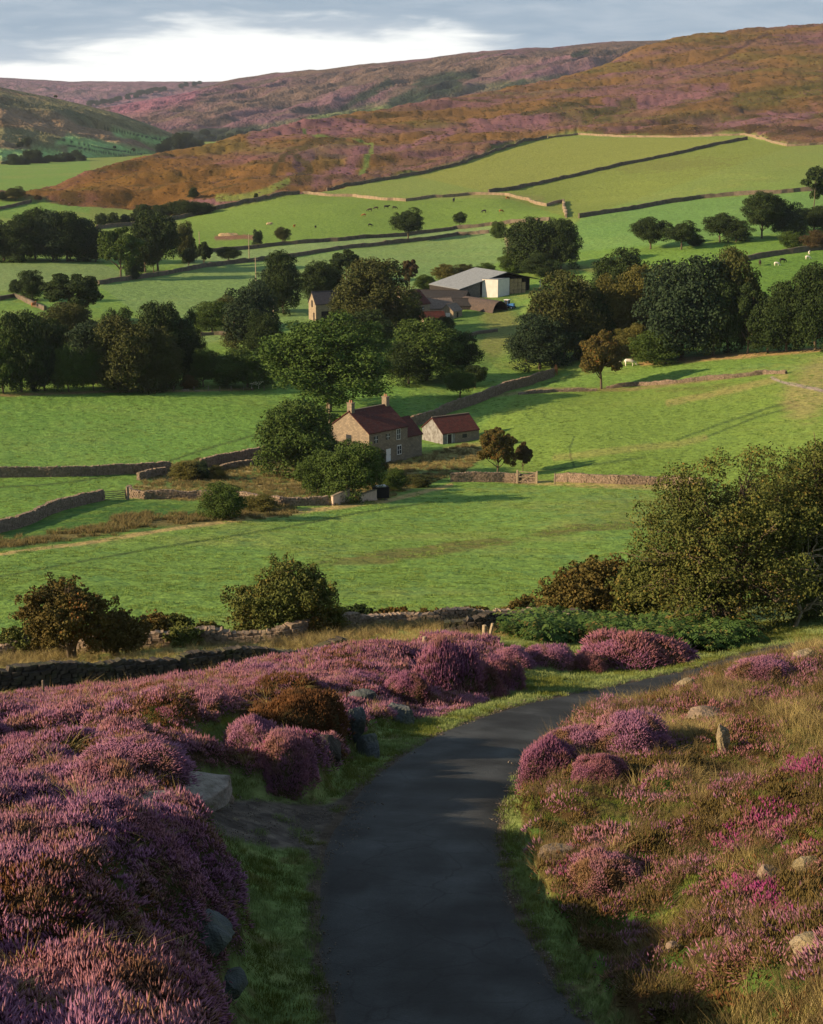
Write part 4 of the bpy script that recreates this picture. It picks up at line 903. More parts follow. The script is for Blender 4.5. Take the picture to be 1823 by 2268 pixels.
T = [
 # dark wood, left edge
 (10,578,492,90,'wood','dk','dark rounded tree cut by the left edge at the far side of the pale pasture',G1),
 (52,578,478,90,'wood','dk','dark rounded tree second in from the left edge of the dark wood',G1),
 (78,575,462,80,'wood','dk','tallest domed tree in the middle of the dark wood at left',G1),
 (118,578,470,85,'wood','blu','dark domed tree just right of the tallest one in the left wood',G1),
 (150,579,472,80,'wood','dk','dark tree with a rounded top two from the right end of the left wood',G1),
 (185,579,488,75,'wood','blu','dark tree near the sloping right end of the left wood',G1),
 (212,580,515,60,'wood','dk','lowest dark tree at the right end of the left wood beside the track',G1),
 # group on the long wall
 (268,617,505,95,'open','mid','olive green ash with open gaps at the left of the wall group',G6),
 (296,619,572,45,'dome','blu','dark low bush at the foot of the open ash on the long wall',G6),
 (350,600,466,105,'oak','dk','biggest dark green tree of the wall group in the valley',G6),
 (322,603,500,60,'tall','dk','dark tree filling the gap left of the biggest wall tree',G6),
 (340,603,540,48,'oak','olv','small pale stemmed tree in front of the biggest wall tree',G6),
 (413,582,495,42,'tall','olv','slim greyish tree behind the right side of the wall group',G6),
 (418,594,548,36,'oak','dk','small dark tree third from the right along the long wall',G6),
 (452,590,536,40,'open','dk','dark leaning tree second from the right along the long wall',G6),
 (506,581,547,58,'oak','dk','low spreading tree at the right end of the row on the long wall',G6),
 (571,548,512,20,'tall','blu','tiny narrow conifer like tree beside the two poles',None),
 (626,541,503,38,'oak','olv','small round brownish tree alone by the upper wall',None),
 (903,533,460,80,'oak','dk','large round lone tree on the wall in the middle of the valley',None),
 (1019,504,469,32,'oak','dk','small dark round tree at the wall corner right of the lone tree',None),
 # hedge under the moor
 (225,500,472,34,'dome','dk','leftmost small dark tree of the hedge under the moor foot','small trees of the hedge under the moor foot'),
 (252,500,470,34,'dome','dk','second small dark tree in the hedge under the moor foot','small trees of the hedge under the moor foot'),
 (277,499,474,26,'dome','blu','narrow dark shrub in the middle of the hedge under the moor foot','small trees of the hedge under the moor foot'),
 (302,497,466,34,'dome','dk','dark shrub left of the taller hedge tree under the moor','small trees of the hedge under the moor foot'),
 (320,492,452,38,'oak','dk','taller round tree standing out of the hedge under the moor','small trees of the hedge under the moor foot'),
 (385,480,450,44,'wood','dk','first dark tree of the clump against the moor wall','small trees against the moor wall'),
 (412,478,447,46,'wood','dk','dark middle tree of the clump against the moor wall','small trees against the moor wall'),
 (440,475,450,44,'wood','dk','dark tree right of the middle of the clump at the moor wall','small trees against the moor wall'),
 (462,470,452,30,'dome','dk','rightmost low tree of the clump at the moor wall','small trees against the moor wall'),
 (355,484,458,40,'wood','dk','leftmost dark tree of the clump against the moor wall','small trees against the moor wall'),
 (34,445,413,48,'oak','olv','rounded olive tree by the lane near the left edge under the far hill',None),
 (6,444,425,22,'dome','dk','dark bush at the left edge beside the olive tree',None),
 (84,448,432,18,'open','red','small bare looking russet tree at the moor foot',None),
 (429,440,415,26,'dome','dk','dark thorn bush alone on the lower moor',None),
 (567,441,428,11,'dome','dk','tiny thorn bush right of the lone moor bush',None),
 # left field trees
 (72,664,602,54,'wood','dk','round dark tree on the bank near the left edge above the wood',None),
 (36,650,618,38,'dome','dk','low dark bush left of the round tree on the bank',None),
 (165,712,606,138,'open','dk','wide open crowned dark tree rising above the left wood',G2),
 (150,760,672,110,'wood','olv','brownish tree below the open crowned tree in the left wood',G2),
 (48,868,690,115,'wood','dk','tall dark green tree near the left edge of the field wood',G2),
 (8,872,738,80,'wood','mid','mid green tree cut by the left edge at the field side',G2),
 (100,866,765,70,'wood','blu','dark bluish tree low in the left part of the field wood',G2),
 (95,830,700,100,'wood','dk','very dark tree behind the front row at the left of the wood',G2),
 (152,868,770,65,'wood','mid','small mid green tree with a bare stem at the field edge',G2),
 (215,850,715,110,'wood','blu','dark tree in shadow between the brown trees of the wood',G2),
 (207,866,772,52,'tall','mid','narrow green tree in the front row beside the big olive one',G2),
 (262,800,683,66,'tall','dk','dark tree standing behind the big olive tree of the wood',G2),
 (285,868,700,120,'wood','olv','big olive brown tree in the middle of the field wood',G2),
 (262,868,790,80,'wood','olv','lower olive brown tree in front of the big olive one',G2),
 (356,850,672,108,'wood','dk','tallest dark crowned tree near the right end of the field wood',G2),
 (368,866,728,72,'tall','olv','pale olive tree in front of the tallest dark one',G2),
 (340,868,800,60,'wood','olv','small rounded tree at the foot of the pale olive one',G2),
 (410,848,688,58,'tall','dk','dark tree at the right shoulder of the field wood',G2),
 (434,845,730,40,'tall','dk','slim shadowed tree right of the dark shoulder tree',G2),
 (450,857,772,54,'tall','mid','bright green small tree at the right end of the field wood',G2),
 (418,862,830,40,'dome','aut','brownish low bush at the fence near the right of the wood',G2),
 (474,835,775,50,'dome','dk','dark low tree in the gap right of the field wood',G2),
 (470,735,668,80,'wood','mid','olive tree at the pasture edge left of the dark leaning pines',G3),
 (508,726,655,62,'wood','olv','bushy olive tree between the pasture and the dark tall tree',G3),
 (560,782,621,95,'tall','blu','very dark tall tree left of the stone barn with the pointed gable',G3),
 (540,778,668,80,'tall','olv','dark brown tree leaning out in front of the tall dark one',G3),
 (585,800,690,70,'wood','dk','dark tree filling the shadow below the tall pair left of the barn',G3),
 (548,858,772,112,'wood','mid','low mid green trees edge behind the white cow at the field',G3),
 (500,856,790,60,'dome','mid','small green tree at the fence left of the white cow',G3),
 (628,695,560,76,'wood','dk','dark tree behind the stone barn with the pointed gable',G3),
 (600,690,600,60,'wood','blu','shadowy tree left of the pointed gable of the barn',G3),
 (700,668,580,66,'tall','dk','dark tree with a ragged top directly behind the barn roof',G3),
 (733,660,590,60,'wood','dk','dark tree low between the barn and the great brown tree',G3),
 (768,625,553,74,'open','dk','wind shaped flat topped tree above the great brown tree',G3),
 (826,745,577,152,'wood','olv','great brown green tree hiding the middle of the farm',G3),
 (778,735,640,80,'wood','olv','lower left shoulder tree beside the great brown farm tree',G3),
 (905,728,652,58,'wood','dk','dark tree against the red roof of the farmhouse',G3),
 (800,775,690,120,'wood','dk','dark trees edge below the great brown farm tree',G3),
 (907,637,575,40,'open','red','nearly bare pale tree right of the great brown tree','x'),
 (940,640,608,50,'dome','mid','bush at the left end of the hedge behind the big shed',G3),
 (985,618,585,62,'dome','yel','yellowish bush in the hedge behind the big shed','bushes of the hedge behind the big shed'),
 (1030,612,584,60,'dome','olv','olive bush in the hedge above the ridge of the big shed','bushes of the hedge behind the big shed'),
 (1075,608,582,56,'dome','mid','green bush in the hedge right of the shed ridge','bushes of the hedge behind the big shed'),
 (1180,600,485,120,'wood','dk','big dark domed tree behind the big shed','trees behind the big shed'),
 (1243,598,488,80,'wood','dk','dark domed tree right of the biggest one behind the shed','trees behind the big shed'),
 (1140,604,552,80,'dome','mid','low green bushes edge left below the dark domed trees','trees behind the big shed'),
 (1198,612,560,90,'dome','dk','dark bushy edge directly below the domed trees','trees behind the big shed'),
 (1104,527,490,40,'dome','mid','small green tree at the field corner above the hedge',None),
 # below the farm
 (945,842,708,150,'wood','mid','broad lit green tree right of the cottage sycamore',G3),
 (905,850,760,100,'wood','dk','dark green tree tucked behind the cottage sycamore',G3),
 (1012,836,735,84,'wood','dk','dark rounded tree right of the broad lit green one',G3),
 (985,745,700,48,'dome','dk','dark bush in front of the small stone barns',G3),
 (1018,882,818,76,'oak','mid','small round tree with a pale trunk at the bending wall',None),
 (1052,860,808,56,'oak','dk','darker small tree behind the right of the pale trunked one',None),
 (655,1058,890,165,'wood','mid','large bushy tree at the left of the cottage garden','trees round the stone cottage'),
 (690,1000,905,110,'wood','dk','dark tree against the gable of the stone cottage','trees round the stone cottage'),
 (712,1100,995,92,'wood','mid','smaller rounded tree in front of the large garden tree','trees round the stone cottage'),
 (780,1110,975,120,'tall','mid','dense bluish green tree between the two cream garden walls','trees round the stone cottage'),
 (828,1072,990,56,'wood','dk','dark tree in front of the cottage wall','trees round the stone cottage'),
 (745,1050,972,80,'tall','dk','dark tree below the pole at the cottage','trees round the stone cottage'),
 (875,1085,1036,66,'dome','mid','low round bush right of the cream garden wall',None),
 (930,1078,1050,70,'dome','olv','dark spreading bush near the end of the garden wall',None),
 (1102,1054,948,84,'open','aut','small autumn tinted tree beside the garden wall and gate',None),
 (1158,1044,978,40,'open','red','thin nearly leafless tree right of the autumn tinted one',None),
 (415,1062,1022,84,'dome','yel','yellow brown bush beside the wall left of the blue green shrub',None),
 (447,1063,1018,40,'dome','blu','small blue green shrub in the rough cottage garden',None),
 (480,1062,1030,46,'dome','yel','small yellowing bush right of the blue green shrub',None),
 (497,1148,1068,110,'dome','mid','round green bush on the lower edge of the cottage garden',None),
 (580,1130,1095,90,'dome','yel','low brownish bush right of the round green garden bush',None),
 # right wood
 (1195,818,698,128,'wood','blu','bluish dark tree at the left foot of the right hand wood',G4),
 (1247,800,603,132,'wood','olv','tall brownish dark tree at the left of the right hand wood',G4),
 (1165,800,740,70,'wood','dk','dark low tree at the left end of the right hand wood',G4),
 (1300,790,640,90,'wood','dk','dark tree between the brownish one and the autumn tree',G4),
 (1372,700,552,112,'wood','dk','dark tree at the back of the right hand wood',G4),
 (1350,780,610,84,'tall','yel','yellowing tree behind the autumn tree with the forked trunk',G4),
 (1430,770,590,100,'wood','yel','dull yellow green tree in the middle of the right hand wood',G4),
 (1400,802,720,70,'tall','yel','small yellow green tree behind a thin leaning stem',G4),
 (1510,792,566,175,'wood','blu','huge grey green tree in the centre of the right hand wood',G4),
 (1450,806,735,110,'wood','mid','mid green low tree in front of the huge grey green one',G4),
 (1580,788,620,110,'wood','dk','dark shadowed tree right of the huge grey green one',G4),
 (1612,780,552,105,'wood','olv','tall olive tree at the back right of the wood',G4),
 (1655,785,628,90,'open','dk','dark tree with a pale bare trunk at the field edge',G4),
 (1740,780,622,110,'wood','dk','dark tree at the lower right end of the wood',G4),
 (1700,782,690,80,'wood','dk','dark low tree beside the pale bare trunk',G4),
 (1805,778,588,110,'wood','dk','dark tree cut by the right edge of the picture at the rough slope',G4),
 (1332,862,728,116,'open','aut','autumn tinted tree with a forked trunk in front of the right wood',None),
 # upper right
 (1440,552,482,92,'oak','dk','left half of the double crowned dark tree in the upper field',G5),
 (1508,553,488,84,'oak','dk','right half of the double crowned dark tree in the upper field',G5),
 (1595,536,472,80,'oak','dk','dark tree third from the left along the upper field edge',G5),
 (1630,536,492,60,'wood','dk','low dark tree linking the tall ones on the upper field edge',G5),
 (1688,528,424,96,'oak','dk','tallest dark tree on the upper field edge',G5),
 (1742,525,452,68,'wood','blu','dark round tree just right of the tallest upper tree',G5),
 (1803,512,460,70,'wood','dk','dark tree below the pine at the right edge',G5),
 (1753,551,512,56,'dome','mid','green rounded bush at the wall on the right',G5),
 (1802,552,510,64,'dome','red','russet rounded bush at the wall near the right edge',G5),
 (1540,545,520,40,'dome','dk','low dark scrub between the double tree and its neighbour',G5),
]
for e in T:
    px, yb, yt, wd, kind, m, lab, grp = e
    if kind in ('wood', 'tall'): wd *= 1.22; yt -= 4
    nm = {'dome': 'bush', 'open': 'ash_tree', 'tall': 'slender_tree', 'wood': 'woodland_tree', 'oak': 'round_tree'}[kind]
    ct = 'bush' if kind == 'dome' else 'tree'
    if kind == 'dome' and grp and 'tree' in lab.split('edge')[0] and 'bush' not in lab: nm = 'small_tree'; ct = 'tree'
    plant(px, yb, yt, wd, kind, m, lab, nm, ct, None if grp == 'x' else grp, rmin=120)
plant(1802, 470, 368, 72, 'pine', 'dk', 'tall lone pine with a bare trunk and flat tiers at the right edge', 'pine_tree', 'pine tree', rmin=200)
make_tree('syc', 50, 70000, .0068)
plant(727, 912, 690, 298, 'syc', 'lit', 'great spreading sycamore behind the red roofed stone cottage', 'sycamore_tree', 'tree', seed=50, rmin=200)

# ------------------------------------------------------------------ near hawthorns and bushes beside the road
def near_tree(name, px, yb, yt, wpx, m, seed, label, nleaf, leaf, trunk=(0, 0, .5), lean=0.0, kind='haw', rmin=60, dead=0, group=None, stems=3, cat='tree', loc=None, flat=1.0):
    p = hit(px, yb, rmin=rmin) if loc is None else Vector(loc); s = px_m(p); h = (yb-yt)/s/0.95; wd = wpx/s; r_ = np.random.default_rng(seed)
    root = empty(name, p, 0); tag(root, label, cat, group); V = []; Fc = []; Cs = []; Rs = []; R = wd/2
    nl = 150 if kind == 'full' else 70
    for i in range(nl):
        z = 1-(i+.5)/nl*(1.75 if kind == 'haw' else 1.9 if kind == 'full' else 1.45); z = max(-.95, z); q = math.sqrt(max(0, 1-z*z)); a = i*2.39996+r_.uniform(-.5, .5); k = r_.uniform(.45, 1.0)
        Cs.append(np.array([q*math.cos(a)*R*k*.9, q*math.sin(a)*R*k*.75, h*{'haw': .52, 'full': .46, 'dome': .40}[kind]+z*h*{'haw': .44, 'full': .50, 'dome': .52}[kind]*k])); q_ = h*r_.uniform(.06, .12)*({'haw': 1, 'full': .85, 'dome': 1.5}[kind]); Rs.append((q_*1.3, q_*1.2, q_*.8))
    for c in Cs: c[0] += (c[2]/h)*lean*h
    sub = []; sr = []
    for c, s_ in zip(Cs, Rs):
        for j in range(8):
            d = r_.normal(size=3); d[2] += .5; d /= np.linalg.norm(d); sub.append(c+d*np.array(s_)*r_.uniform(.8, 1.65)); k = s_[0]*r_.uniform(.22, .42); sr.append((k, k, k*.8))
        sub.append(c); sr.append(tuple(np.array(s_)*.8))
    q, f = leaves_on(sub, sr, nleaf, leaf, r_, jit=1.0, inner=.3)
    q[:, 2] = np.maximum(q[:, 2], .02)
    mesh_obj('crown', q, f, [M[m]], root)
    for j in range(stems):
        top = np.array([r_.uniform(-.25, .25)*R+lean*h*.5, r_.uniform(-.2, .2)*R, h*r_.uniform(.45, .6)]); P_ = limb((r_.uniform(-.15, .15), r_.uniform(-.1, .1), -.15), top, h*.030, h*.014, r_, V, Fc, 6, .04, sides=8)
        for i in r_.permutation(nl)[:16]:
            st = P_[2+int(r_.integers(0, 4))]; Q = limb(st, Cs[i], h*.012, h*.003, r_, V, Fc, 4, .07, .06)
            for k in range(3):
                limb(Q[2+k % 2], Cs[i]+r_.normal(0, .5, 3)*np.array(Rs[i])*1.1, h*.005, h*.0015, r_, V, Fc, 3, .1, .05, 4)
    mesh_obj('trunk', V, Fc, [M['bark']], root, smooth_=True)
    return root, p, h, R
TC = 'hawthorns and thickets along the road wall'
near_tree('hawthorn_tree', 1600, 1405, 1005, 450, 'hawm', 60, 'huge spreading hawthorn towering over the road bend on the right', 62000, .050, kind='full', lean=.02, stems=5)
near_tree('hawthorn_tree', 1790, 1375, 975, 300, 'hawm', 61, 'tall hawthorn cut by the right edge behind the dead branches', 60000, .050, kind='full', stems=3)
near_tree('hawthorn_bush', 1325, 1385, 1240, 260, 'hawo', 62, 'low russet hawthorn reaching left from the huge spreading one', 26000, .07, kind='dome', cat='bush')
near_tree('hawthorn_bush', 1460, 1392, 1220, 200, 'hawm', 67, 'green thicket between the russet hawthorn and the huge one', 20000, .075, kind='dome', cat='bush')
near_tree('hawthorn_tree', 165, 1465, 1285, 210, 'hawo', 63, 'orange tinted leaning hawthorn behind the dark wall at left', 30000, .055, lean=-.10, kind='haw', stems=3)
near_tree('hawthorn_bush', 262, 1452, 1350, 120, 'hawo', 64, 'darker thorn bush joined to the right of the orange hawthorn', 16000, .055, kind='dome', cat='bush')
near_tree('hawthorn_bush', 636, 1408, 1252, 246, 'hawm', 65, 'large dense round thorn bush standing beside the tumbled wall', 42000, .06, kind='dome', cat='bush')
for i, (px, yb, yt, wd, m, lab) in enumerate([
    (40,1452,1392,120,'hawm','low thorny scrub at the left edge behind the dark wall'),(110,1450,1400,90,'hawo','tawny scrub left of the orange hawthorn stem'),
    (345,1420,1358,80,'hawo','dark gorse bush right of the thorn bushes at left'),(395,1412,1358,66,'hawm','green gorse bush between two darker gorse bushes'),(412,1432,1388,86,'hawm','rounded low gorse in front of the tumbled wall'),(460,1412,1380,80,'hawm','low gorse hump between the gorse and the large round bush'),
    (540,1415,1385,60,'hawm','small gorse at the left foot of the large round bush'),(728,1400,1350,76,'hawm','small bush at the right foot of the large round bush'),(700,1408,1365,60,'hawo','olive gorse close against the large round bush'),(790,1385,1345,120,'dk','dark low bushes edge spreading right of the large round bush'),
    (870,1378,1348,110,'hawo','brown bramble mound on the tumbled wall'),(950,1376,1350,110,'hawo','second brown bramble mound nearer the wooden stakes'),(1060,1372,1345,80,'hawo','bramble along the wall left of the tall stake'),(1170,1372,1325,120,'hawo','russet scrub over the wall right of the tall stake')]):
    near_tree('gorse_bush' if 'gorse' in lab else 'scrub_bush', px, yb, yt, wd, m, 100+i, lab, 6000, .06, kind='dome', stems=2, cat='bush', rmin=85, group=TC)
# dead branches reaching out of the right hand hawthorn
p = hit(1770, 1372, rmin=60); s = px_m(p); r_ = np.random.default_rng(5); V = []; Fc = []
root = empty('dead_thorn', p+Vector((-1.2, -4.6, -.5)), 0); tag(root, 'pale leafless branches standing out against the right hand hawthorn', 'dead tree')
P_ = limb((0, 0, -.2), (-.2, 0, 5.2), .13, .07, r_, V, Fc, 6, .03, sides=7)
for k in range(9):
    a = r_.uniform(-.4, 3.5); e = r_.uniform(.1, .9); ln = r_.uniform(1.2, 2.6); d = np.array([math.cos(a), -.4*abs(math.sin(a)), e]); st = P_[3+k % 4]
    Q = limb(st, st+d*ln, .06, .02, r_, V, Fc, 6, .06, .05)
    for j in range(5):
        d2 = d+r_.normal(0, .7, 3); limb(Q[2+j % 4], Q[2+j % 4]+d2*ln*.45, .025, .006, r_, V, Fc, 4, .08, 0, 4)
mesh_obj('branches', V, Fc, [M['deadwood']], root, smooth_=True)

# ------------------------------------------------------------------ dry stone walls
def stone_mat(name, c1, c2, c3, moss=(0.06, 0.07, 0.02), mk=.35, sc_=3.0):
    m, t, b = mat(name, 0.95); g = N(t, 'ShaderNodeNewGeometry'); n = noise(t, g.outputs['Position'], sc_, 4, .65); n2 = noise(t, g.outputs['Position'], sc_*.35, 3, .6)
    c = mixc(t, g.outputs['Random Per Island'], c1, c2); c = mixc(t, smooth(t, n.outputs[0], .4, .7), c, c3); c = mixc(t, math_(t, 'MULTIPLY', smooth(t, n2.outputs[0], .48, .66), mk), c, moss)
    n4 = noise(t, g.outputs['Position'], sc_*4, 4, .7); k4 = math_(t, 'ADD', .55, math_(t, 'MULTIPLY', n4.outputs[0], .9)); cb4 = N(t, 'ShaderNodeCombineXYZ'); [L(t, k4, cb4.inputs[i]) for i in range(3)]
    L(t, mixc(t, 1.0, c, cb4.outputs[0], 'MULTIPLY'), b.inputs['Base Color']); bump(t, b, n4.outputs[0], .7, .03, bump(t, None, n.outputs[0], .7, .12)); return m
M['gritstone'] = stone_mat('gritstone', (0.21, 0.155, 0.11), (0.29, 0.22, 0.16), (0.13, 0.10, 0.075))
M['darkstone'] = stone_mat('dark_mossy_stone', (0.045, 0.038, 0.031), (0.085, 0.070, 0.055), (0.028, 0.025, 0.021), mk=.5)  # mossy stone, darkened so the colour carries the wall face's shade
M['farstone'] = stone_mat('distant_wall_stone', (0.11, 0.09, 0.068), (0.16, 0.125, 0.09), (0.075, 0.065, 0.05), sc_=.6)
M['palewall'] = stone_mat('pale_wall_stone', (0.21, 0.165, 0.11), (0.27, 0.20, 0.13), (0.15, 0.12, 0.08), mk=.2, sc_=.6)
def wall_line(ppx, rmin, step, rmax=3200):
    if rmin == 0: w3 = np.array([(r*math.sin(pdir(px, 1500)[0]), r*math.cos(pdir(px, 1500)[0])) for px, r in ppx])
    else: w3 = np.array([hit(px, py, rmin(px) if callable(rmin) else rmin, rmax)[:2] for px, py in ppx])
    ln = resample(w3, step)
    k = np.hypot(*ln.T)/600; ln[:, 0] += (fbm(ln[:, 0]/9, ln[:, 1]/9, 303, 3)-.5)*np.minimum(k*3, 3.5); ln[:, 1] += (fbm(ln[:, 0]/11, ln[:, 1]/11, 304, 3)-.5)*np.minimum(k*5, 7); return ln
def stone_wall(ppx, h, label, m='farstone', rmin=100, thick=.55, stones=False, tumble=0.0, st=(.34, .17), rmax=3200, group='dry stone field walls', seed=0, name='stone_wall', cap=True):
    r_ = np.random.default_rng(seed+abs(int(ppx[0][0]*7+ppx[0][1]))); ln = wall_line(ppx, rmin, .5 if stones else max(1.5, 0.004*np.hypot(*hit(*ppx[0], rmin, rmax)[:2])), rmax)
    n = len(ln); tg = np.gradient(ln, axis=0); tg /= np.hypot(*tg.T)[:, None]+1e-9; nr = np.c_[tg[:, 1], -tg[:, 0]]; base = lut(gz, ln[:, 0], ln[:, 1])
    hh = h*(1-tumble*np.clip(fbm(np.arange(n)*.12, np.full(n, seed*3.1), 5, 3)*2-.6, 0, 1))*(1+r_.normal(0, .03 if stones else .07, n))
    core = .90 if stones else 1.0; V = []; lo_, la = -.5, []
    for o, z in ((-.5, 0), (-.38, 1), (.38, 1), (.5, 0)):
        p = ln+nr*(o*thick*(.9 if stones else 1)); V.append(np.c_[p, base+(hh*core if z else -.4)])
    V = np.stack(V, 1); F_ = grid_faces(n, 4); Vl = V.reshape(-1, 3).tolist(); Fl = [tuple(f) for f in F_.tolist()]+[(0, 1, 2, 3), tuple((n-1)*4+k for k in (3, 2, 1, 0))]
    if stones:
        cum = np.r_[0, np.cumsum(np.hypot(*np.diff(ln, axis=0).T))]; Ltot = cum[-1]; rows = int(h/st[1])+1
        def stone(s, o, z, a, b, c, tilt=0.0):
            x = np.interp(s, cum, ln[:, 0]); y = np.interp(s, cum, ln[:, 1]); tx = np.interp(s, cum, tg[:, 0]); ty = np.interp(s, cum, tg[:, 1]); zb = np.interp(s, cum, base)
            c0 = np.array([x+ty*o, y-tx*o, zb+z]); u = np.array([tx, ty, tilt])*a/2; v = np.array([ty, -tx, 0])*b/2; w_ = np.array([-tx*tilt, -ty*tilt, 1])*c/2; b0 = len(Vl)
            for sx in (-1, 1):
                for sy in (-1, 1):
                    for sz in (-1, 1): Vl.append(list(c0+u*sx*r_.uniform(.72, 1)+v*sy*r_.uniform(.72, 1)+w_*sz*r_.uniform(.72, 1)))
            for q in ((0, 1, 3, 2), (4, 6, 7, 5), (0, 4, 5, 1), (2, 3, 7, 6), (0, 2, 6, 4), (1, 5, 7, 3)): Fl.append(tuple(b0+k for k in q))
        for k in range(rows):
            z = (k+.5)*st[1]; off = thick*(.46-.10*z/h)
            for sd_ in (-1, 1):
                s = r_.uniform(0, st[0])
                while s < Ltot:
                    a = st[0]*r_.uniform(.55, 1.5)
                    if z < np.interp(s, cum, hh): stone(s+a/2, sd_*off+r_.normal(0, .02), z+r_.normal(0, .012), a*.97, .24, st[1]*r_.uniform(.85, 1.1), r_.normal(0, .05))
                    s += a
        if cap:
            s = 0
            while s < Ltot:
                a = st[0]*r_.uniform(.3, .9); stone(s+a/2, r_.normal(0, .03), np.interp(s, cum, hh)+.06, a*1.1, thick*r_.uniform(.7, 1.05), r_.uniform(.16, .34), r_.normal(0, .22)); s += a*1.02
    o = mesh_obj(name, Vl, Fl, [M[m]]); tag(o, label, 'wall', group); return o
stone_wall([(-90,66),(0,66.5),(100,67.2),(200,68.5),(323,69.6),(444,71),(560,72),(650,73),(760,75)], 1.05, 'dark mossy dry stone wall running just behind the flowering heather', 'darkstone', 0, .6, True, .55, (.38, .19), 95, None)
stone_wall([(985,1424),(1060,1412),(1160,1402),(1300,1394),(1480,1388),(1650,1378)], 1.0, 'dark broken wall half buried in bracken beyond the road bend', 'darkstone', 76, .6, True, .5, (.38, .19), 100, None)
stone_wall([(-60,1457),(60,1452),(200,1447),(330,1440),(440,1434),(640,1418),(800,1390),(900,1384),(1000,1382),(1144,1376),(1250,1368),(1400,1360),(1600,1352)], .85, 'tumbled lichened stone wall between the bleached grass and the big green field', 'gritstone', 88, .7, True, .75, (.34, .18), 125, None)
stone_wall([(-40,1058),(0,1057),(150,1055),(300,1050),(372,1043)], 1.45, 'sunlit stone wall running level from the left edge to the cottage garden', 'gritstone', 200, .6, True, .1, (.42, .22))
stone_wall([(-30,1190),(0,1180),(54,1163),(107,1138),(161,1124),(225,1108)], 1.4, 'dark curving stone wall rising from the left edge to the field gate', 'gritstone', 150, .6, True, .15, (.42, .22))
stone_wall([(290,1090),(293,1103),(322,1106),(444,1105),(537,1109),(621,1122),(725,1118)], 1.15, 'low curved stone wall lit yellow along the front of the cottage garden', 'gritstone', 150, .6, True, .35, (.42, .22))
stone_wall([(304,1064),(330,1058),(365,1052)], 1.1, 'short shadowed wall inside the corner by the field gate', 'gritstone', 150, .6, True, .1, (.42, .22))
stone_wall([(440,1040),(500,1026),(587,1009),(670,990)], 1.5, 'shadowed wall climbing from the garden bushes to behind the cottage trees', 'gritstone', 150, .6, True, .05, (.42, .22))
stone_wall([(470,1048),(587,1024),(640,1012)], .8, 'lower second wall just below the shadowed wall left of the cottage', 'gritstone', 150, .6, True, .3, (.42, .22))
stone_wall([(905,948),(930,938),(968,925),(1021,906),(1089,880),(1150,858),(1190,845),(1225,836)], 1.9, 'tall shadowed wall sweeping up from behind the cottage to the right wood', 'gritstone', 250, .6, True, .08, (.45, .26))
stone_wall([(1000,1068),(1118,1068),(1150,1070),(1187,1071)], 1.35, 'lit stone wall under the autumn tree left of the gateway', 'gritstone', 200, .6, True, .15, (.42, .22))
stone_wall([(1230,1067),(1300,1070),(1367,1072),(1495,1075),(1560,1080)], 1.25, 'lit stone wall running from the gateway to the big hawthorn', 'gritstone', 200, .6, True, .25, (.42, .22))
stone_wall([(1150,874),(1230,868),(1321,867)], .6, 'low broken wall running up to the forked autumn tree from the left', 'gritstone', 250, .6, True, .8, (.5, .25))
stone_wall([(1344,862),(1400,856),(1476,852),(1561,843),(1624,837),(1694,828),(1744,828)], .75, 'low tumbled wall running right across the rough slope from the autumn tree', 'gritstone', 250, .7, True, .7, (.5, .25))
W_ = [
 ([(215,631),(315,617),(394,604),(501,585),(608,575),(700,561),(779,549),(904,536),(1011,521),(1087,515)],1.5,'long wall under the row of trees rising across the valley','farstone'),
 ([(430,563),(469,558),(608,545),(740,535),(865,525),(1011,507),(1087,500),(1220,488)],1.5,'upper parallel wall from the poles to the domed trees','farstone'),
 ([(293,500),(383,488),(400,484),(480,464),(560,447),(663,430)],1.9,'dark wall bounding the moor from the hedge clump upwards','farstone'),
 ([(668,430),(779,436),(840,443),(897,446),(958,438),(1040,432),(1119,433),(1172,446),(1206,457),(1248,446),(1257,482)],1.5,'pale sunlit wall winding across below the upper field','palewall'),
 ([(726,423),(820,405),(912,388),(1017,364),(1122,327),(1170,312),(1212,306)],1.9,'dark wall between the moor and the highest green field','farstone'),
 ([(1214,306),(1280,299),(1385,304),(1543,304),(1648,299),(1700,312),(1742,325),(1823,320),(1900,315)],1.4,'pale wall along the top of the highest green field','palewall'),
 ([(1083,427),(1227,401),(1385,365),(1490,344),(1595,320),(1656,309)],2.0,'dark wall slanting up through the highest green field','farstone'),
 ([(1285,483),(1385,467),(1460,454),(1543,441),(1640,433),(1753,427),(1823,421),(1900,415)],1.9,'wall crossing the upper right field from the pale corner to the pine','farstone'),
 ([(1640,580),(1690,572),(1732,563),(1823,554),(1900,550)],1.9,'dark wall below the russet bush at the right edge','farstone'),
 ([(-40,470),(0,464),(68,448)],1.8,'short wall at the left edge under the olive tree','farstone'),
 ([(-40,668),(0,666),(36,659),(104,688)],1.2,'stony bank wall below the round tree at the left edge','farstone'),
 ([(215,508),(250,503),(293,500)],1.8,'dark wall below the hedge trees at the moor foot','farstone'),
 ([(444,744),(480,742),(512,744)],.9,'broken grey wall in the gap left of the dark tall trees','farstone'),
 ([(1010,760),(1060,740),(1100,735)],.8,'low broken wall in the small paddock right of the farm','farstone'),
]
for i, (pl, h, lab, m) in enumerate(W_): stone_wall(pl, h, lab, m, 300 if i < 9 else 250, .9, False, .12, seed=i)

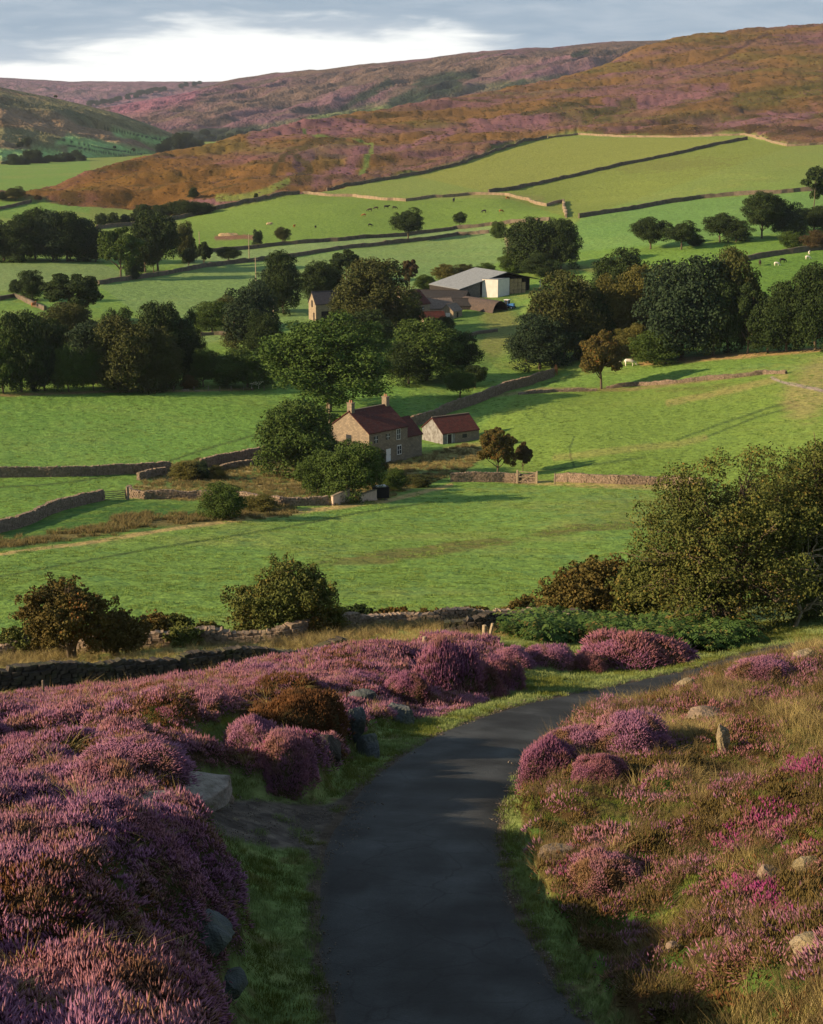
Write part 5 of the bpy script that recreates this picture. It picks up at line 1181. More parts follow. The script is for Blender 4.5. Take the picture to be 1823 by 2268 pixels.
# ------------------------------------------------------------------ buildings
def plain(name, c, rough=.85, var=.2, sc_=1.0, bmp=0.0, metal=0.0, c2=None):
    m, t, b = mat(name, rough); g = N(t, 'ShaderNodeNewGeometry'); n = noise(t, g.outputs['Position'], sc_, 4, .6)
    c2 = c2 or tuple(v*(1-var) for v in c); L(t, mixc(t, smooth(t, n.outputs[0], .35, .65), c, c2), b.inputs['Base Color']); b.inputs['Metallic'].default_value = metal
    if bmp: bump(t, b, n.outputs[0], .5, bmp)
    return m
def masonry(name, c1, c2, mort, scale=1.0):
    m, t, b = mat(name, .92); tcn = N(t, 'ShaderNodeTexCoord'); br = N(t, 'ShaderNodeTexBrick'); br.inputs['Scale'].default_value = scale; br.inputs['Color1'].default_value = (*c1, 1); br.inputs['Color2'].default_value = (*c2, 1); br.inputs['Mortar'].default_value = (*mort, 1)
    br.inputs['Brick Width'].default_value = .55; br.inputs['Row Height'].default_value = .26; br.inputs['Mortar Size'].default_value = .02; br.inputs['Bias'].default_value = -.1
    # walls run along local x or y: use x+y for the course direction, z for height
    sp = N(t, 'ShaderNodeSeparateXYZ'); L(t, tcn.outputs['Object'], sp.inputs[0]); cb = N(t, 'ShaderNodeCombineXYZ'); L(t, math_(t, 'ADD', sp.outputs[0], sp.outputs[1]), cb.inputs[0]); L(t, sp.outputs[2], cb.inputs[1]); L(t, cb.outputs[0], br.inputs['Vector'])
    n = noise(t, tcn.outputs['Object'], 1.3, 4, .6); k = smooth(t, n.outputs[0], .4, .65); L(t, mixc(t, math_(t, 'MULTIPLY', k, .5), br.outputs[0], mort), b.inputs['Base Color'])
    bump(t, b, br.outputs['Fac'], .4, -.02); return m
def tiles(name, c1, c2, sx=3.2, lichen=(0.2, 0.16, 0.1)):
    m, t, b = mat(name, .85); tcn = N(t, 'ShaderNodeTexCoord'); sp = N(t, 'ShaderNodeSeparateXYZ'); L(t, tcn.outputs['Object'], sp.inputs[0])
    wv = N(t, 'ShaderNodeTexWave'); wv.bands_direction = 'X'; wv.inputs['Scale'].default_value = sx/3.14; wv.inputs['Distortion'].default_value = .3; L(t, tcn.outputs['Object'], wv.inputs['Vector'])
    wz = N(t, 'ShaderNodeTexWave'); wz.bands_direction = 'Z'; wz.wave_profile = 'SAW'; wz.inputs['Scale'].default_value = .9; L(t, tcn.outputs['Object'], wz.inputs['Vector'])
    n = noise(t, tcn.outputs['Object'], 1.6, 4, .6); c = mixc(t, smooth(t, n.outputs[0], .35, .65), c1, c2); n2 = noise(t, tcn.outputs['Object'], 5, 3, .6); c = mixc(t, math_(t, 'MULTIPLY', smooth(t, n2.outputs[0], .58, .7), .35), c, lichen)
    L(t, c, b.inputs['Base Color']); h = math_(t, 'ADD', wv.outputs[1], math_(t, 'MULTIPLY', wz.outputs[1], .8)); bump(t, b, h, .5, .05); return m
M['cot'] = masonry('cottage_sandstone', (0.27, 0.215, 0.145), (0.17, 0.14, 0.10), (0.13, 0.11, 0.085))
M['barnst'] = masonry('barn_sandstone', (0.32, 0.26, 0.17), (0.22, 0.18, 0.125), (0.17, 0.14, 0.105))
M['pantile'] = tiles('red_pantiles', (0.085, 0.022, 0.016), (0.055, 0.017, 0.014))
M['stoneroof'] = tiles('stone_slate_roof', (0.20, 0.155, 0.12), (0.14, 0.11, 0.09), 2.0)
M['slate'] = tiles('dark_slate_roof', (0.050, 0.050, 0.056), (0.035, 0.035, 0.040), 2.0, (.08, .08, .08))
M['tin'] = tiles('corrugated_steel_roof', (0.21, 0.235, 0.25), (0.165, 0.185, 0.20), 5.0, (.2, .17, .14))
M['blacktin'] = tiles('black_corrugated_roof', (0.020, 0.020, 0.021), (0.030, 0.028, 0.027), 5.0, (.05, .038, .03))
M['rustin'] = tiles('rusty_curved_roof', (0.085, 0.062, 0.050), (0.055, 0.045, 0.040), 5.0, (.13, .08, .05))
M['whitewall'] = plain('lime_washed_wall', (0.24, 0.24, 0.235), .9, .3, 1.2, .02, c2=(0.13, 0.125, 0.115))  # whitewash greyed down, the gable's shade put into its colour
M['panel'] = plain('pale_sheet_cladding', (0.62, 0.60, 0.55), .7, .12, .8)
M['boards'] = plain('weathered_boards', (0.034, 0.030, 0.027), .9, .35, 2)
M['greyboards'] = plain('grey_boarding', (0.15, 0.14, 0.125), .9, .3, 2)
M['dark'] = plain('dark_interior', (0.012, 0.012, 0.012), .9, 0)  # near black puts the shade of interiors into colour; also on dark fittings
M['glass'] = plain('window_glass', (0.03, 0.035, 0.04), .15, 0)
M['white'] = plain('white_paint', (0.72, 0.70, 0.66), .6, .1)
M['wood'] = plain('weathered_timber', (0.20, 0.165, 0.12), .9, .35, 6, .01)
M['palewood'] = plain('pale_post_wood', (0.36, 0.29, 0.19), .9, .3, 8, .01)
M['cream'] = plain('cream_render', (0.62, 0.46, 0.36), .9, .18, 2)
M['pot'] = plain('chimney_pot_clay', (0.42, 0.20, 0.12), .8, .2)
M['hay'] = plain('straw_bales', (0.40, 0.30, 0.16), .95, .35, 3, .03)
M['blue'] = plain('blue_paint', (0.02, 0.12, 0.32), .5, .1)
M['rubber'] = plain('tyre_rubber', (0.02, 0.02, 0.02), .9, 0)
M['galv'] = plain('galvanised_steel', (0.40, 0.40, 0.38), .5, .15, metal=.4)
M['door'] = plain('green_grey_door', (0.10, 0.13, 0.11), .7, .1)

class MB:
    def __init__(s): s.V = []; s.F = []
    def box(s, x0, x1, y0, y1, z0, z1):
        b = len(s.V); s.V += [(x, y, z) for x in (x0, x1) for y in (y0, y1) for z in (z0, z1)]
        s.F += [tuple(b+k for k in q) for q in ((0, 1, 3, 2), (4, 6, 7, 5), (0, 4, 5, 1), (2, 3, 7, 6), (0, 2, 6, 4), (1, 5, 7, 3))]; return s
    def poly(s, *p): b = len(s.V); s.V += list(p); s.F.append(tuple(range(b, b+len(p)))); return s
    def prism(s, A, B):
        """solid between two matching outlines"""
        b = len(s.V); n = len(A); s.V += list(A)+list(B); s.F.append(tuple(range(b, b+n))[::-1]); s.F.append(tuple(range(b+n, b+2*n)))
        for i in range(n): j = (i+1) % n; s.F.append((b+i, b+j, b+n+j, b+n+i))
        return s
    def cyl(s, p0, p1, r0, r1=None, k=10): tube([p0, p1], [r0, r1 if r1 is not None else r0], k, s.V, s.F); return s
    def build(s, name, m, parent=None, sm=False): return mesh_obj(name, s.V, s.F, [M[m]], parent, smooth_=sm)
def house(name, loc, ang, Ln, W, eave, ridge, label, wall='cot', roof='pantile', base=-1.5, over=.18, cat='building', gable=None, group=None, th=.16, y_ridge=.5, front_eave=None):
    """local x along the front (0..Ln), y from the front wall back (0..W); z up. Returns its root"""
    r = empty(name, loc, ang); tag(r, label, cat, group); yr = W*y_ridge; fe = eave if front_eave is None else front_eave
    m = MB(); m.prism([(0, 0, base), (0, W, base), (0, W, eave), (0, yr, ridge), (0, 0, fe)], [(Ln, 0, base), (Ln, W, base), (Ln, W, eave), (Ln, yr, ridge), (Ln, 0, fe)]); m.build('wall', wall, r)
    m = MB(); g = .012
    for y0, z0 in ((-over, fe-over*(ridge-fe)/yr), (W+over, eave-over*(ridge-eave)/(W-yr))):
        A = [(-over, y0, z0+g), (-over, yr, ridge+g), (-over, yr, ridge+g+th), (-over, y0, z0+g+th)]; B = [(Ln+over, p[1], p[2]) for p in A]; m.prism(A, B)
    ro_ = m.build('roof', roof, r); MB().box(-over-.02, Ln+over+.02, yr-.12, yr+.12, ridge+th-.02, ridge+th+.10).build('ridge_cap', 'stoneroof' if roof in ('pantile', 'stoneroof') else roof, ro_); return r, ro_
def window(r, x, z, w, h, y=0.0, face='front', lit=False, Ln=0):
    m = MB(); g = MB()
    if face == 'front': m.box(x-.08, x+w+.08, y-.06, y+.05, z-.10, z+h+.14); f = m.build('window', 'white' if lit else 'barnst', r); g.box(x, x+w, y-.075, y-.055, z, z+h); g.build('pane', 'glass', f); b = MB().box(x+w/2-.035, x+w/2+.035, y-.095, y-.074, z, z+h); b.box(x, x+w, y-.0975, y-.0745, z+h/2-.03, z+h/2+.03); b.build('glazing_bar', 'white', f)
    else: xx_ = 0; m.box(xx_-.06, xx_+.05, x-.08, x+w+.08, z-.10, z+h+.14); f = m.build('window', 'white' if lit else 'barnst', r); g.box(xx_-.075, xx_-.055, x, x+w, z, z+h); g.build('pane', 'glass', f)
    return f
def chimney(ro_, x, y, z, w, d, h, pots=2, m='cot'):
    c = MB().box(x-w/2, x+w/2, y-d/2, y+d/2, z-.9, z+h).box(x-w/2-.07, x+w/2+.07, y-d/2-.07, y+d/2+.07, z+h+.001, z+h+.14).build('chimney', m, ro_)
    for i in range(pots): py = y+(i-(pots-1)/2)*.45; MB().cyl((x, py, z+h+.1), (x, py, z+h+.55), .13, .10).build('chimney_pot', 'pot', c)

# cottage: gable turned to the sun, front in shade
hp = hit(818, 1030, rmin=230); ang = math.radians(46)
P0 = Vector((hp.x, hp.y, hp.z)); P0.z = H(hp.x, hp.y)
r, rf_ = house('stone_cottage', P0, ang, 9.2, 9.6, 5.3, 8.4, 'two storey stone cottage with a steep dark red roof and two chimneys')
for x, z, w_, h_, lt in ((1.1, 3.5, .9, 1.2, 0), (4.0, 3.7, .8, 1.0, 0), (6.6, 3.4, .8, 1.7, 1), (6.7, .8, .9, 1.4, 1), (1.5, .8, 1.0, 1.4, 0)): window(r, x, z, w_, h_, lit=bool(lt))
d = MB().box(4.0, 5.05, -.07, .05, -.1, 2.05).build('door', 'white', r); MB().box(4.85, 4.93, -.12, -.068, .95, 1.05).build('handle', 'dark', d)
window(r, 4.2, 3.2, 1.3, 1.3, face='gable'); window(r, 1.6, .9, 1.0, 1.3, face='gable')
MB().box(-.14, -.005, .5, .62, .2, 3.4).build('drainpipe', 'dark', r)
chimney(rf_, .45, 4.8, 8.3, .75, 1.1, 1.5, 2); chimney(rf_, 8.75, 4.8, 8.3, .75, 1.1, 1.5, 2)
cx, sx_ = math.cos(ang), math.sin(ang)
def rel(P, x, y, a=ang): return Vector((P.x+math.cos(a)*x-math.sin(a)*y, P.y+math.sin(a)*x+math.cos(a)*y, 0))
# lean-to, kept as part of the cottage
q = MB(); q.prism([(9.205, .6, -1.5), (9.205, 7.0, -1.5), (9.205, 7.0, 3.3), (9.205, 3.8, 5.9), (9.205, .6, 3.3)], [(13.4, .6, -1.5), (13.4, 7.0, -1.5), (13.4, 7.0, 3.3), (13.4, 3.8, 5.9), (13.4, .6, 3.3)]); lt_ = q.build('side_wing', 'cot', r)
q = MB()
for y0 in (.4, 7.2):
    A = [(9.21, y0, 3.16), (9.21, 3.8, 5.92), (9.21, 3.8, 6.07), (9.21, y0, 3.31)]; q.prism(A, [(13.55, p[1], p[2]) for p in A])
q.build('wing_roof', 'pantile', lt_)
hp = hit(981, 984, rmin=230); a2 = math.radians(32); P1 = Vector((hp.x, hp.y, H(hp.x, hp.y)))
r, rf_ = house('outbuilding', P1, a2, 7.8, 7.0, 1.9, 4.2, 'low whitewashed outbuilding with a red tiled roof right of the cottage', 'whitewall')
MB().box(.9, 1.0, -.05, .04, 0, 1.7).box(1.9, 2.0, -.05, .04, 0, 1.7).box(.9, 2.0, -.052, .042, 1.7, 1.8).build('door_frame', 'white', r); MB().box(1.0, 1.9, -.03, .03, 0, 1.7).build('door', 'boards', r); MB().box(4.2, 5.2, -.04, .03, .7, 1.4).build('window', 'glass', r)
MB().box(2.6, 7.9, -.035, .03, -.9, 1.75).build('stone_front', 'cot', r)

# farm buildings
hp = hit(700, 712, rmin=380); a3 = math.radians(24); P2 = Vector((hp.x, hp.y, H(hp.x, hp.y)))
r, _ = house('stone_barn', P2, a3, 13.0, 5.6, 4.6, 7.6, 'tall stone barn with a pointed sunlit gable and black slate roof', 'barnst', 'slate')
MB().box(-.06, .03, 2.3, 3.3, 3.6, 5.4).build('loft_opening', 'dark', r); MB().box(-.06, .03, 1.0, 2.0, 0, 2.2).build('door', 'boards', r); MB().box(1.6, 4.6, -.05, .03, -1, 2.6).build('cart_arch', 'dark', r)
hp = hit(905, 712, rmin=380); P3 = Vector((hp.x, hp.y, H(hp.x, hp.y)))
r, rf_ = house('farmhouse', P3, math.radians(48), 9, 8.6, 4.2, 7.6, 'farmhouse with a deep red roof half hidden by the great brown tree', 'barnst', 'pantile')
chimney(rf_, .5, 4.3, 7.5, .8, 1.2, 1.3, 2, 'barnst'); window(r, 2, 2.4, .9, 1.2); window(r, 5.5, 2.4, .9, 1.2)
hp = hit(945, 703, rmin=380); P4 = Vector((hp.x, hp.y, H(hp.x, hp.y)))
r, _ = house('stone_byre', P4, math.radians(18), 8.2, 6.5, 2.3, 4.9, 'stone byre with a brown stone slate roof between the farmhouse and sheds', 'barnst', 'stoneroof'); MB().box(2, 3.2, -.05, .03, -.5, 1.7).build('door', 'boards', r)
hp = hit(938, 716, rmin=380); P5 = Vector((hp.x, hp.y, H(hp.x, hp.y)))
r, _ = house('red_roofed_store', P5, math.radians(16), 6.2, 3.4, 1.3, 2.9, 'small low store with a dull red roof in front of the stone byre', 'barnst', 'pantile'); MB().box(1, 1.9, -.05, .03, -.5, 1.1).build('door', 'boards', r)
hp = hit(1004, 706, rmin=380); P6 = Vector((hp.x, hp.y, H(hp.x, hp.y)))
r, _ = house('gabled_shed', P6, math.radians(60), 5.2, 4.2, 1.9, 3.7, 'little stone shed with a lit doorway at the right end of the byre', 'barnst', 'stoneroof'); MB().box(-.06, .03, 1.0, 2.4, -.3, 1.5).build('doorway', 'panel', r); MB().box(2, 2.9, -.05, .03, 0, 1.5).build('door', 'boards', r)

# big steel shed on a skewed plan
hp = hit(1015, 663, rmin=400); A0 = Vector((hp.x, hp.y, H(hp.x, hp.y))); root = empty('farm_shed', A0); tag(root, 'large steel farm shed with a wide grey roof and white end panels', 'barn')
gx_, gy_ = 14.5, 5.0; bx_, by_ = -8.5, 13.0; ev, rd, e2 = 2.9, 7.5, 4.9
def gp(u, v, z): return (gx_*u+bx_*v, gy_*u+by_*v, z)
MB().prism([gp(0, -.04, ev), gp(1, -.04, rd), gp(1, -.04, rd+.18), gp(0, -.04, ev+.18)], [gp(-.0, 1.03, ev), gp(1, 1.03, rd), gp(1, 1.03, rd+.18), gp(0, 1.03, ev+.18)]).build('near_roof', 'tin', root)
MB().prism([gp(1.001, -.04, rd), gp(1.75, -.04, e2), gp(1.75, -.04, e2+.18), gp(1.001, -.04, rd+.18)], [gp(1.001, 1.03, rd), gp(1.75, 1.03, e2), gp(1.75, 1.03, e2+.18), gp(1.001, 1.03, rd+.18)]).build('far_roof', 'blacktin', root)  # black sheet on this slope: its shade is put into the colour
def zr(u): return ev+(rd-ev)*u if u <= 1 else rd+(e2-rd)*(u-1)/.75
def endp(u0, u1, m_, nm, z0=-2, v0=0.0, top=None, th_=.012):
    t0, t1 = (zr(u0)-.02, zr(u1)-.02) if top is None else (top, top); return MB().prism([gp(u0, v0, z0), gp(u1, v0, z0), gp(u1, v0, t1), gp(u0, v0, t0)], [gp(u0, v0+th_, z0), gp(u1, v0+th_, z0), gp(u1, v0+th_, t1), gp(u0, v0+th_, t0)]).build(nm, m_, root)
endp(0, .46, 'greyboards', 'boarded_end'); endp(.462, .998, 'dark', 'upper_void', v0=.34); endp(1.0, 1.74, 'dark', 'upper_void', v0=.34); None  # the black void sheets stand in for shade inside the open gable
pa, pb = (7.25, 2.5), (11.9, .55); MB().prism([(*pa[:2], -2), (*pb[:2], -2), (*pb[:2], 5.8), (*pa[:2], 5.8)], [(pa[0]+.05, pa[1]+.12, -2), (pb[0]+.05, pb[1]+.12, -2), (pb[0]+.05, pb[1]+.12, 5.8), (pa[0]+.05, pa[1]+.12, 5.8)]).build('end_panel', 'panel', root)
q2 = gp(1.08, 0, 0); MB().prism([(pb[0]+.06, pb[1]+.10, -2), (q2[0], q2[1], -2), (q2[0], q2[1], 5.8), (pb[0]+.06, pb[1]+.10, 5.8)], [(pb[0]-.02, pb[1]+.22, -2), (q2[0]-.08, q2[1]+.12, -2), (q2[0]-.08, q2[1]+.12, 5.8), (pb[0]-.02, pb[1]+.22, 5.8)]).build('end_panel', 'panel', root)
MB().prism([(7.2, 2.4, 5.81), (11.95, .45, 5.81), (15.5, 5.4, 5.81), (12, 5.4, 5.81)], [(7.2, 2.4, 5.9), (11.95, .45, 5.9), (15.5, 5.4, 5.9), (12, 5.4, 5.9)]).build('porch_roof', 'tin', root)
MB().prism([gp(0, 0, -2), gp(0, 1, -2), gp(0, 1, ev-.02), gp(0, 0, ev-.02)], [gp(.01, 0, -2), gp(.01, 1, -2), gp(.01, 1, ev-.02), gp(.01, 0, ev-.02)]).build('side_wall', 'boards', root)
MB().box(gp(1.74, 0, 0)[0]-.15, gp(1.74, 0, 0)[0]+.15, gp(1.74, 0, 0)[1]-.15, gp(1.74, 0, 0)[1]+.15, -2, e2).build('steel_post', 'galv', root)
bl = MB(); rr_ = random.Random(3)
for i in range(4):
    for k in range(4-(i > 2)):
        c_ = gp(1.16+i*.085, .05, 0); bl.box(c_[0]-.55+rr_.uniform(-.1, .1), c_[0]+.55, c_[1]-.5, c_[1]+.5, k*1.12+.01*i, k*1.12+1.08)
for i in range(len(bl.F)//6):
    o = MB(); o.V = bl.V[i*8:i*8+8]; o.F = [tuple(q-i*8 for q in f) for f in bl.F[i*6:i*6+6]]; b_ = o.build('straw_bale', 'hay'); b_.location = A0+Vector((0, 0, H(A0.x+gx_*1.3, A0.y+gy_*1.3)-A0.z)); tag(b_, 'square straw bale stacked in the open bay of the big farm shed', 'straw bale', 'straw bales stacked in the open bay of the farm shed')
# lean dark shed in front and the curved tunnel shed
hp = hit(905, 668, rmin=400); P7 = Vector((hp.x, hp.y, H(hp.x, hp.y)))
house('black_roofed_shed', P7, math.radians(-14), 17, 9, 1.0, 3.0, 'long low shed with a black roof left of the big farm shed', 'boards', 'blacktin')
hp = hit(1064, 690, rmin=400); P8 = Vector((hp.x, hp.y, H(hp.x, hp.y))); root = empty('tunnel_shed', P8, math.radians(-52)); tag(root, 'rusty curved tunnel shed with a round dark open end', 'shed')
K = 16; Rw, Rh = 2.9, 3.7
arc = [(math.cos(math.pi*i/K), math.sin(math.pi*i/K)) for i in range(K+1)]; m = MB()
Xn, Xf = 5.4, -10.0     # open end to the right
for i in range(K):
    (c0, s0), (c1, s1) = arc[i], arc[i+1]; o_ = []
    for X in (Xf, Xn): o_.append([(X, c0*Rw+Rw, s0*Rh-.4), (X, c1*Rw+Rw, s1*Rh-.4), (X, c1*(Rw-.12)+Rw, s1*(Rh-.12)-.4), (X, c0*(Rw-.12)+Rw, s0*(Rh-.12)-.4)])
    m.prism(*o_)
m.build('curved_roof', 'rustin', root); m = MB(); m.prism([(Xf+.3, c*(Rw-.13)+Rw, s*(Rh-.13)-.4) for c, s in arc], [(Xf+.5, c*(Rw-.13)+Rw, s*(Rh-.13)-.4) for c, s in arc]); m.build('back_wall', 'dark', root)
house('open_black_shed', Vector((P8.x-12, P8.y+5, H(P8.x-12, P8.y+5))), math.radians(-8), 11, 6, 1.2, 2.9, 'dark brown low shed behind the curved tunnel shed', 'boards', 'blacktin')
# tractor
hp = hit(1126, 684, rmin=400); root = empty('tractor', (hp.x, hp.y, H(hp.x, hp.y)), math.radians(-35)); tag(root, 'small blue tractor parked below the white shed panels', 'tractor')
MB().box(.2, 1.9, -.4, .4, .75, 1.5).box(.9, 1.9, -.34, .34, 1.5, 1.62).build('bonnet', 'blue', root); MB().box(-1.2, .2, -.6, .6, .9, 1.35).build('body', 'blue', root)
c_ = MB(); [c_.box(x, x+.08, y, y+.08, 1.35, 2.5) for x in (-1.1, .1) for y in (-.6, .52)]; c_ = c_.build('cab', 'blue', root); MB().box(-1.2, .28, -.68, .68, 2.5, 2.62).build('cab_roof', 'white', c_); MB().box(-1.06, .1, -.585, .585, 1.36, 2.48).build('cab_glass', 'glass', c_)
for x, y, R_w, wd in ((-.8, -.85, .8, .4), (-.8, .85, .8, .4), (1.5, -.7, .48, .28), (1.5, .7, .48, .28)):
    w_ = MB().cyl((x, y-wd/2, R_w), (x, y+wd/2, R_w), R_w, k=18).build('wheel', 'rubber', root); MB().cyl((x, y-wd/2-.02, R_w), (x, y+wd/2+.02, R_w), R_w*.5, k=14).build('rim', 'white', w_)
# cream garden walls, tank
for (x0, y0), (x1, y1), h, lab in (((738, 1120), (776, 1113), 1.9, 'cream rendered wall end left of the dense green garden tree'), ((799, 1113), (836, 1108), 1.5, 'cream rendered wall end right of the dense green garden tree')):
    a = hit(x0, y0, rmin=180); b = hit(x1, y1, rmin=180); d_ = b-a; o = empty('garden_wall', (a.x, a.y, min(a.z, b.z)), math.atan2(d_.y, d_.x)); tag(o, lab, 'wall'); ln_ = math.hypot(d_.x, d_.y)
    MB().box(0, ln_, 0, .3, -.4, h).build('wall_face', 'cream', o); MB().box(-.05, ln_+.05, -.05, .35, h+.002, h+.12).build('coping', 'barnst', o)
a = hit(843, 1108, rmin=180); o = empty('oil_tank', (a.x, a.y+.6, H(a.x, a.y+.6)), .2); tag(o, 'dark box shaped tank with a turquoise lid behind the cream wall', 'tank'); MB().box(-1.1, 1.1, -.6, .6, .35, 1.9).build('tank', 'dark', o); MB().box(-.7, .7, -.5, .5, 1.902, 2.05).build('tank_lid', 'galv', o); MB().box(-.9, -.6, -.5, .5, -.3, .349).box(.6, .9, -.5, .5, -.3, .349).build('plinth', 'barnst', o)

# ------------------------------------------------------------------ gates, posts, poles
def gate(p0, p1, h, label, m='wood', bars=5, posts=True):
    a = hit(*p0, rmin=150); b = hit(*p1, rmin=150); d_ = b-a; ln_ = math.hypot(d_.x, d_.y); o = empty('field_gate', (a.x, a.y, min(a.z, b.z)), math.atan2(d_.y, d_.x)); tag(o, label, 'gate')
    for i in range(bars): z = .22+i*(h-.3)/(bars-1); MB().box(.1, ln_-.1, -.03, .03, z, z+.09).build('bar', m, o)
    MB().box(.1, .2, -.045, .045, .15, h).box(ln_-.2, ln_-.1, -.045, .045, .15, h).build('stile', m, o)
    if posts: [MB().box(x-.11, x+.11, -.11, .11, -.4, h+.2).build('post', m, o) for x in (-.05, ln_+.05)]
    MB().prism([(.2, -.05, .25), (.32, -.05, .25), (ln_-.2, -.05, h-.1), (ln_-.32, -.05, h-.1)], [(.2, -.075, .25), (.32, -.075, .25), (ln_-.2, -.075, h-.1), (ln_-.32, -.075, h-.1)]).build('brace', m, o)
gate((229, 1108), (281, 1107), 1.35, 'five barred wooden field gate between the dark wall and the curved garden wall')
gate((1146, 1071), (1188, 1071), 1.9, 'pale wooden rail gate with a tall post right of the autumn tree', 'palewood', 3)
def post(px, yb, yt, label, m='palewood', w_=.07, rmin=60, group=None, cat='post', name='fence_post', lean=0.0, hit_=None):
    a = hit(px, yb, rmin=rmin); h = (yb-yt)/px_m(a)/.96; r_ = random.Random(px); V = []; F_ = []
    tube([(0, 0, -.3), (lean*h*.5, 0, h*.5), (lean*h, 0, h), (lean*h, 0, h+.02)], [w_, w_*.95, w_*.9, w_*.5], 7, V, F_); o = mesh_obj(name, V, F_, [M[m]]); o.location = a; tag(o, label, cat, group); return o
post(283, 1107, 1078, 'stout grey gatepost stone at the right of the five barred gate', 'gritstone', .24, 150)
post(1229, 1072, 1048, 'thin post at the right hand side of the open gateway', 'wood', .10, 200)
post(1258, 1404, 1359, 'tallest pale wooden post standing in the bracken', 'palewood', .10, 70)
post(1098, 1378, 1347, 'thin pale stake beside the tumbled wall', 'palewood', .06, 80)
post(1073, 1412, 1385, 'left one of two short pale stakes set close together', 'palewood', .12, 70)
post(1084, 1412, 1381, 'right one of two short stakes, leaning outwards', 'palewood', .08, 70, lean=.22)
post(940, 1440, 1412, 'short pale post rising from the top of the heather', 'palewood', .09, 56)
post(97, 1548, 1507, 'grey weathered post in front of the dark wall at left', 'wood', .05, 58)
post(262, 1428+90, 1428+64, 'thin grey post against the dark wall near the orange hawthorn', 'wood', .03, 58)
for i, px in enumerate((385, 430, 462, 487, 512, 540, 560, 585)): post(px, 866, 856, 'short fence post of the wire fence along the wood edge by the white cow', 'wood', .10, 250, 'posts of the wire fence along the wood edge')
def pole(px, yb, yt, label, rmin=200, arm=True):
    a = hit(px, yb, rmin=rmin); h = (yb-yt)/px_m(a)/.97; o = empty('utility_pole', a); tag(o, label, 'utility pole'); MB().cyl((0, 0, -.5), (0, 0, h), .20*max(1, h/12), .14, 8).build('pole', 'palewood', o)
    if arm: MB().box(-.9, .9, -.07, .07, h-.7, h-.55).build('crossarm', 'wood', o)
    return o
pole(552, 572, 520, 'leftmost tall pale pole between the two parallel walls'); pole(567, 622, 572, 'pale pole in the pale pasture just below the parallel walls'); pole(442, 545, 514, 'short pole left of the brown earth patch', arm=False)
pole(606, 702, 664, 'yellowish pole left of the stone barn', arm=False); pole(731, 1010, 898, 'dark wooden pole in front of the cottage gable', 180, arm=False)

# ------------------------------------------------------------------ rocks
def rock(name, p, size, label, m='gritstone', seed=0, rot=(0, 0, 0), sharp=.25, cat='rock', flat=0, group=None, sub=3):
    import bmesh
    r_ = np.random.default_rng(seed); bm = bmesh.new(); bmesh.ops.create_icosphere(bm, subdivisions=sub+1, radius=1.0)
    pl = r_.normal(size=(16, 3))*[1, 1, .8]; pl /= np.linalg.norm(pl, axis=1)[:, None]; dd = r_.uniform(.62, .9, 16)
    if flat: pl[0] = (0, 0, 1); dd[0] = .35
    co = np.array([v.co[:] for v in bm.verts])
    for n_, d_ in zip(pl, dd): k = co@n_; ov = np.maximum(k-d_, 0); co -= ov[:, None]*n_
    nn = fbm(co[:, 0]*3+co[:, 2]*2, co[:, 1]*3-co[:, 2], seed, 4)-.5; n5 = fbm(co[:, 0]*9+co[:, 2]*7, co[:, 1]*9-co[:, 2]*6, seed+3, 3)-.5; co *= (1+nn*sharp*.9+n5*.12)[:, None]
    co *= np.array(size)
    for v, c in zip(bm.verts, co): v.co = c
    me = bpy.data.meshes.new(name); bm.to_mesh(me); bm.free(); me.materials.append(M[m]); o = bpy.data.objects.new(name, me); col.objects.link(o); o.location = p; o.rotation_euler = rot; tag(o, label, cat, group); return o
M['slab'] = stone_mat('pale_gritstone_slab', (0.30, 0.26, 0.22), (0.26, 0.225, 0.19), (0.16, 0.135, 0.11), mk=.15, sc_=4)
M['bluerock'] = stone_mat('blue_grey_rock', (0.075, 0.085, 0.09), (0.09, 0.10, 0.10), (0.05, 0.06, 0.055), mk=.4, sc_=3)
M['lichen'] = stone_mat('lichened_pale_stone', (0.27, 0.22, 0.14), (0.23, 0.19, 0.13), (0.14, 0.12, 0.08), moss=(.22, .18, .06), mk=.3, sc_=5)
def R3(px, py, size, label, m='gritstone', seed=0, rot=(0, 0, 0), rmin=12, dz=0, **k):
    a = hit(px, py, rmin=rmin); return rock('rock', a+Vector((0, 0, dz)), size, label, m, seed, rot, **k)
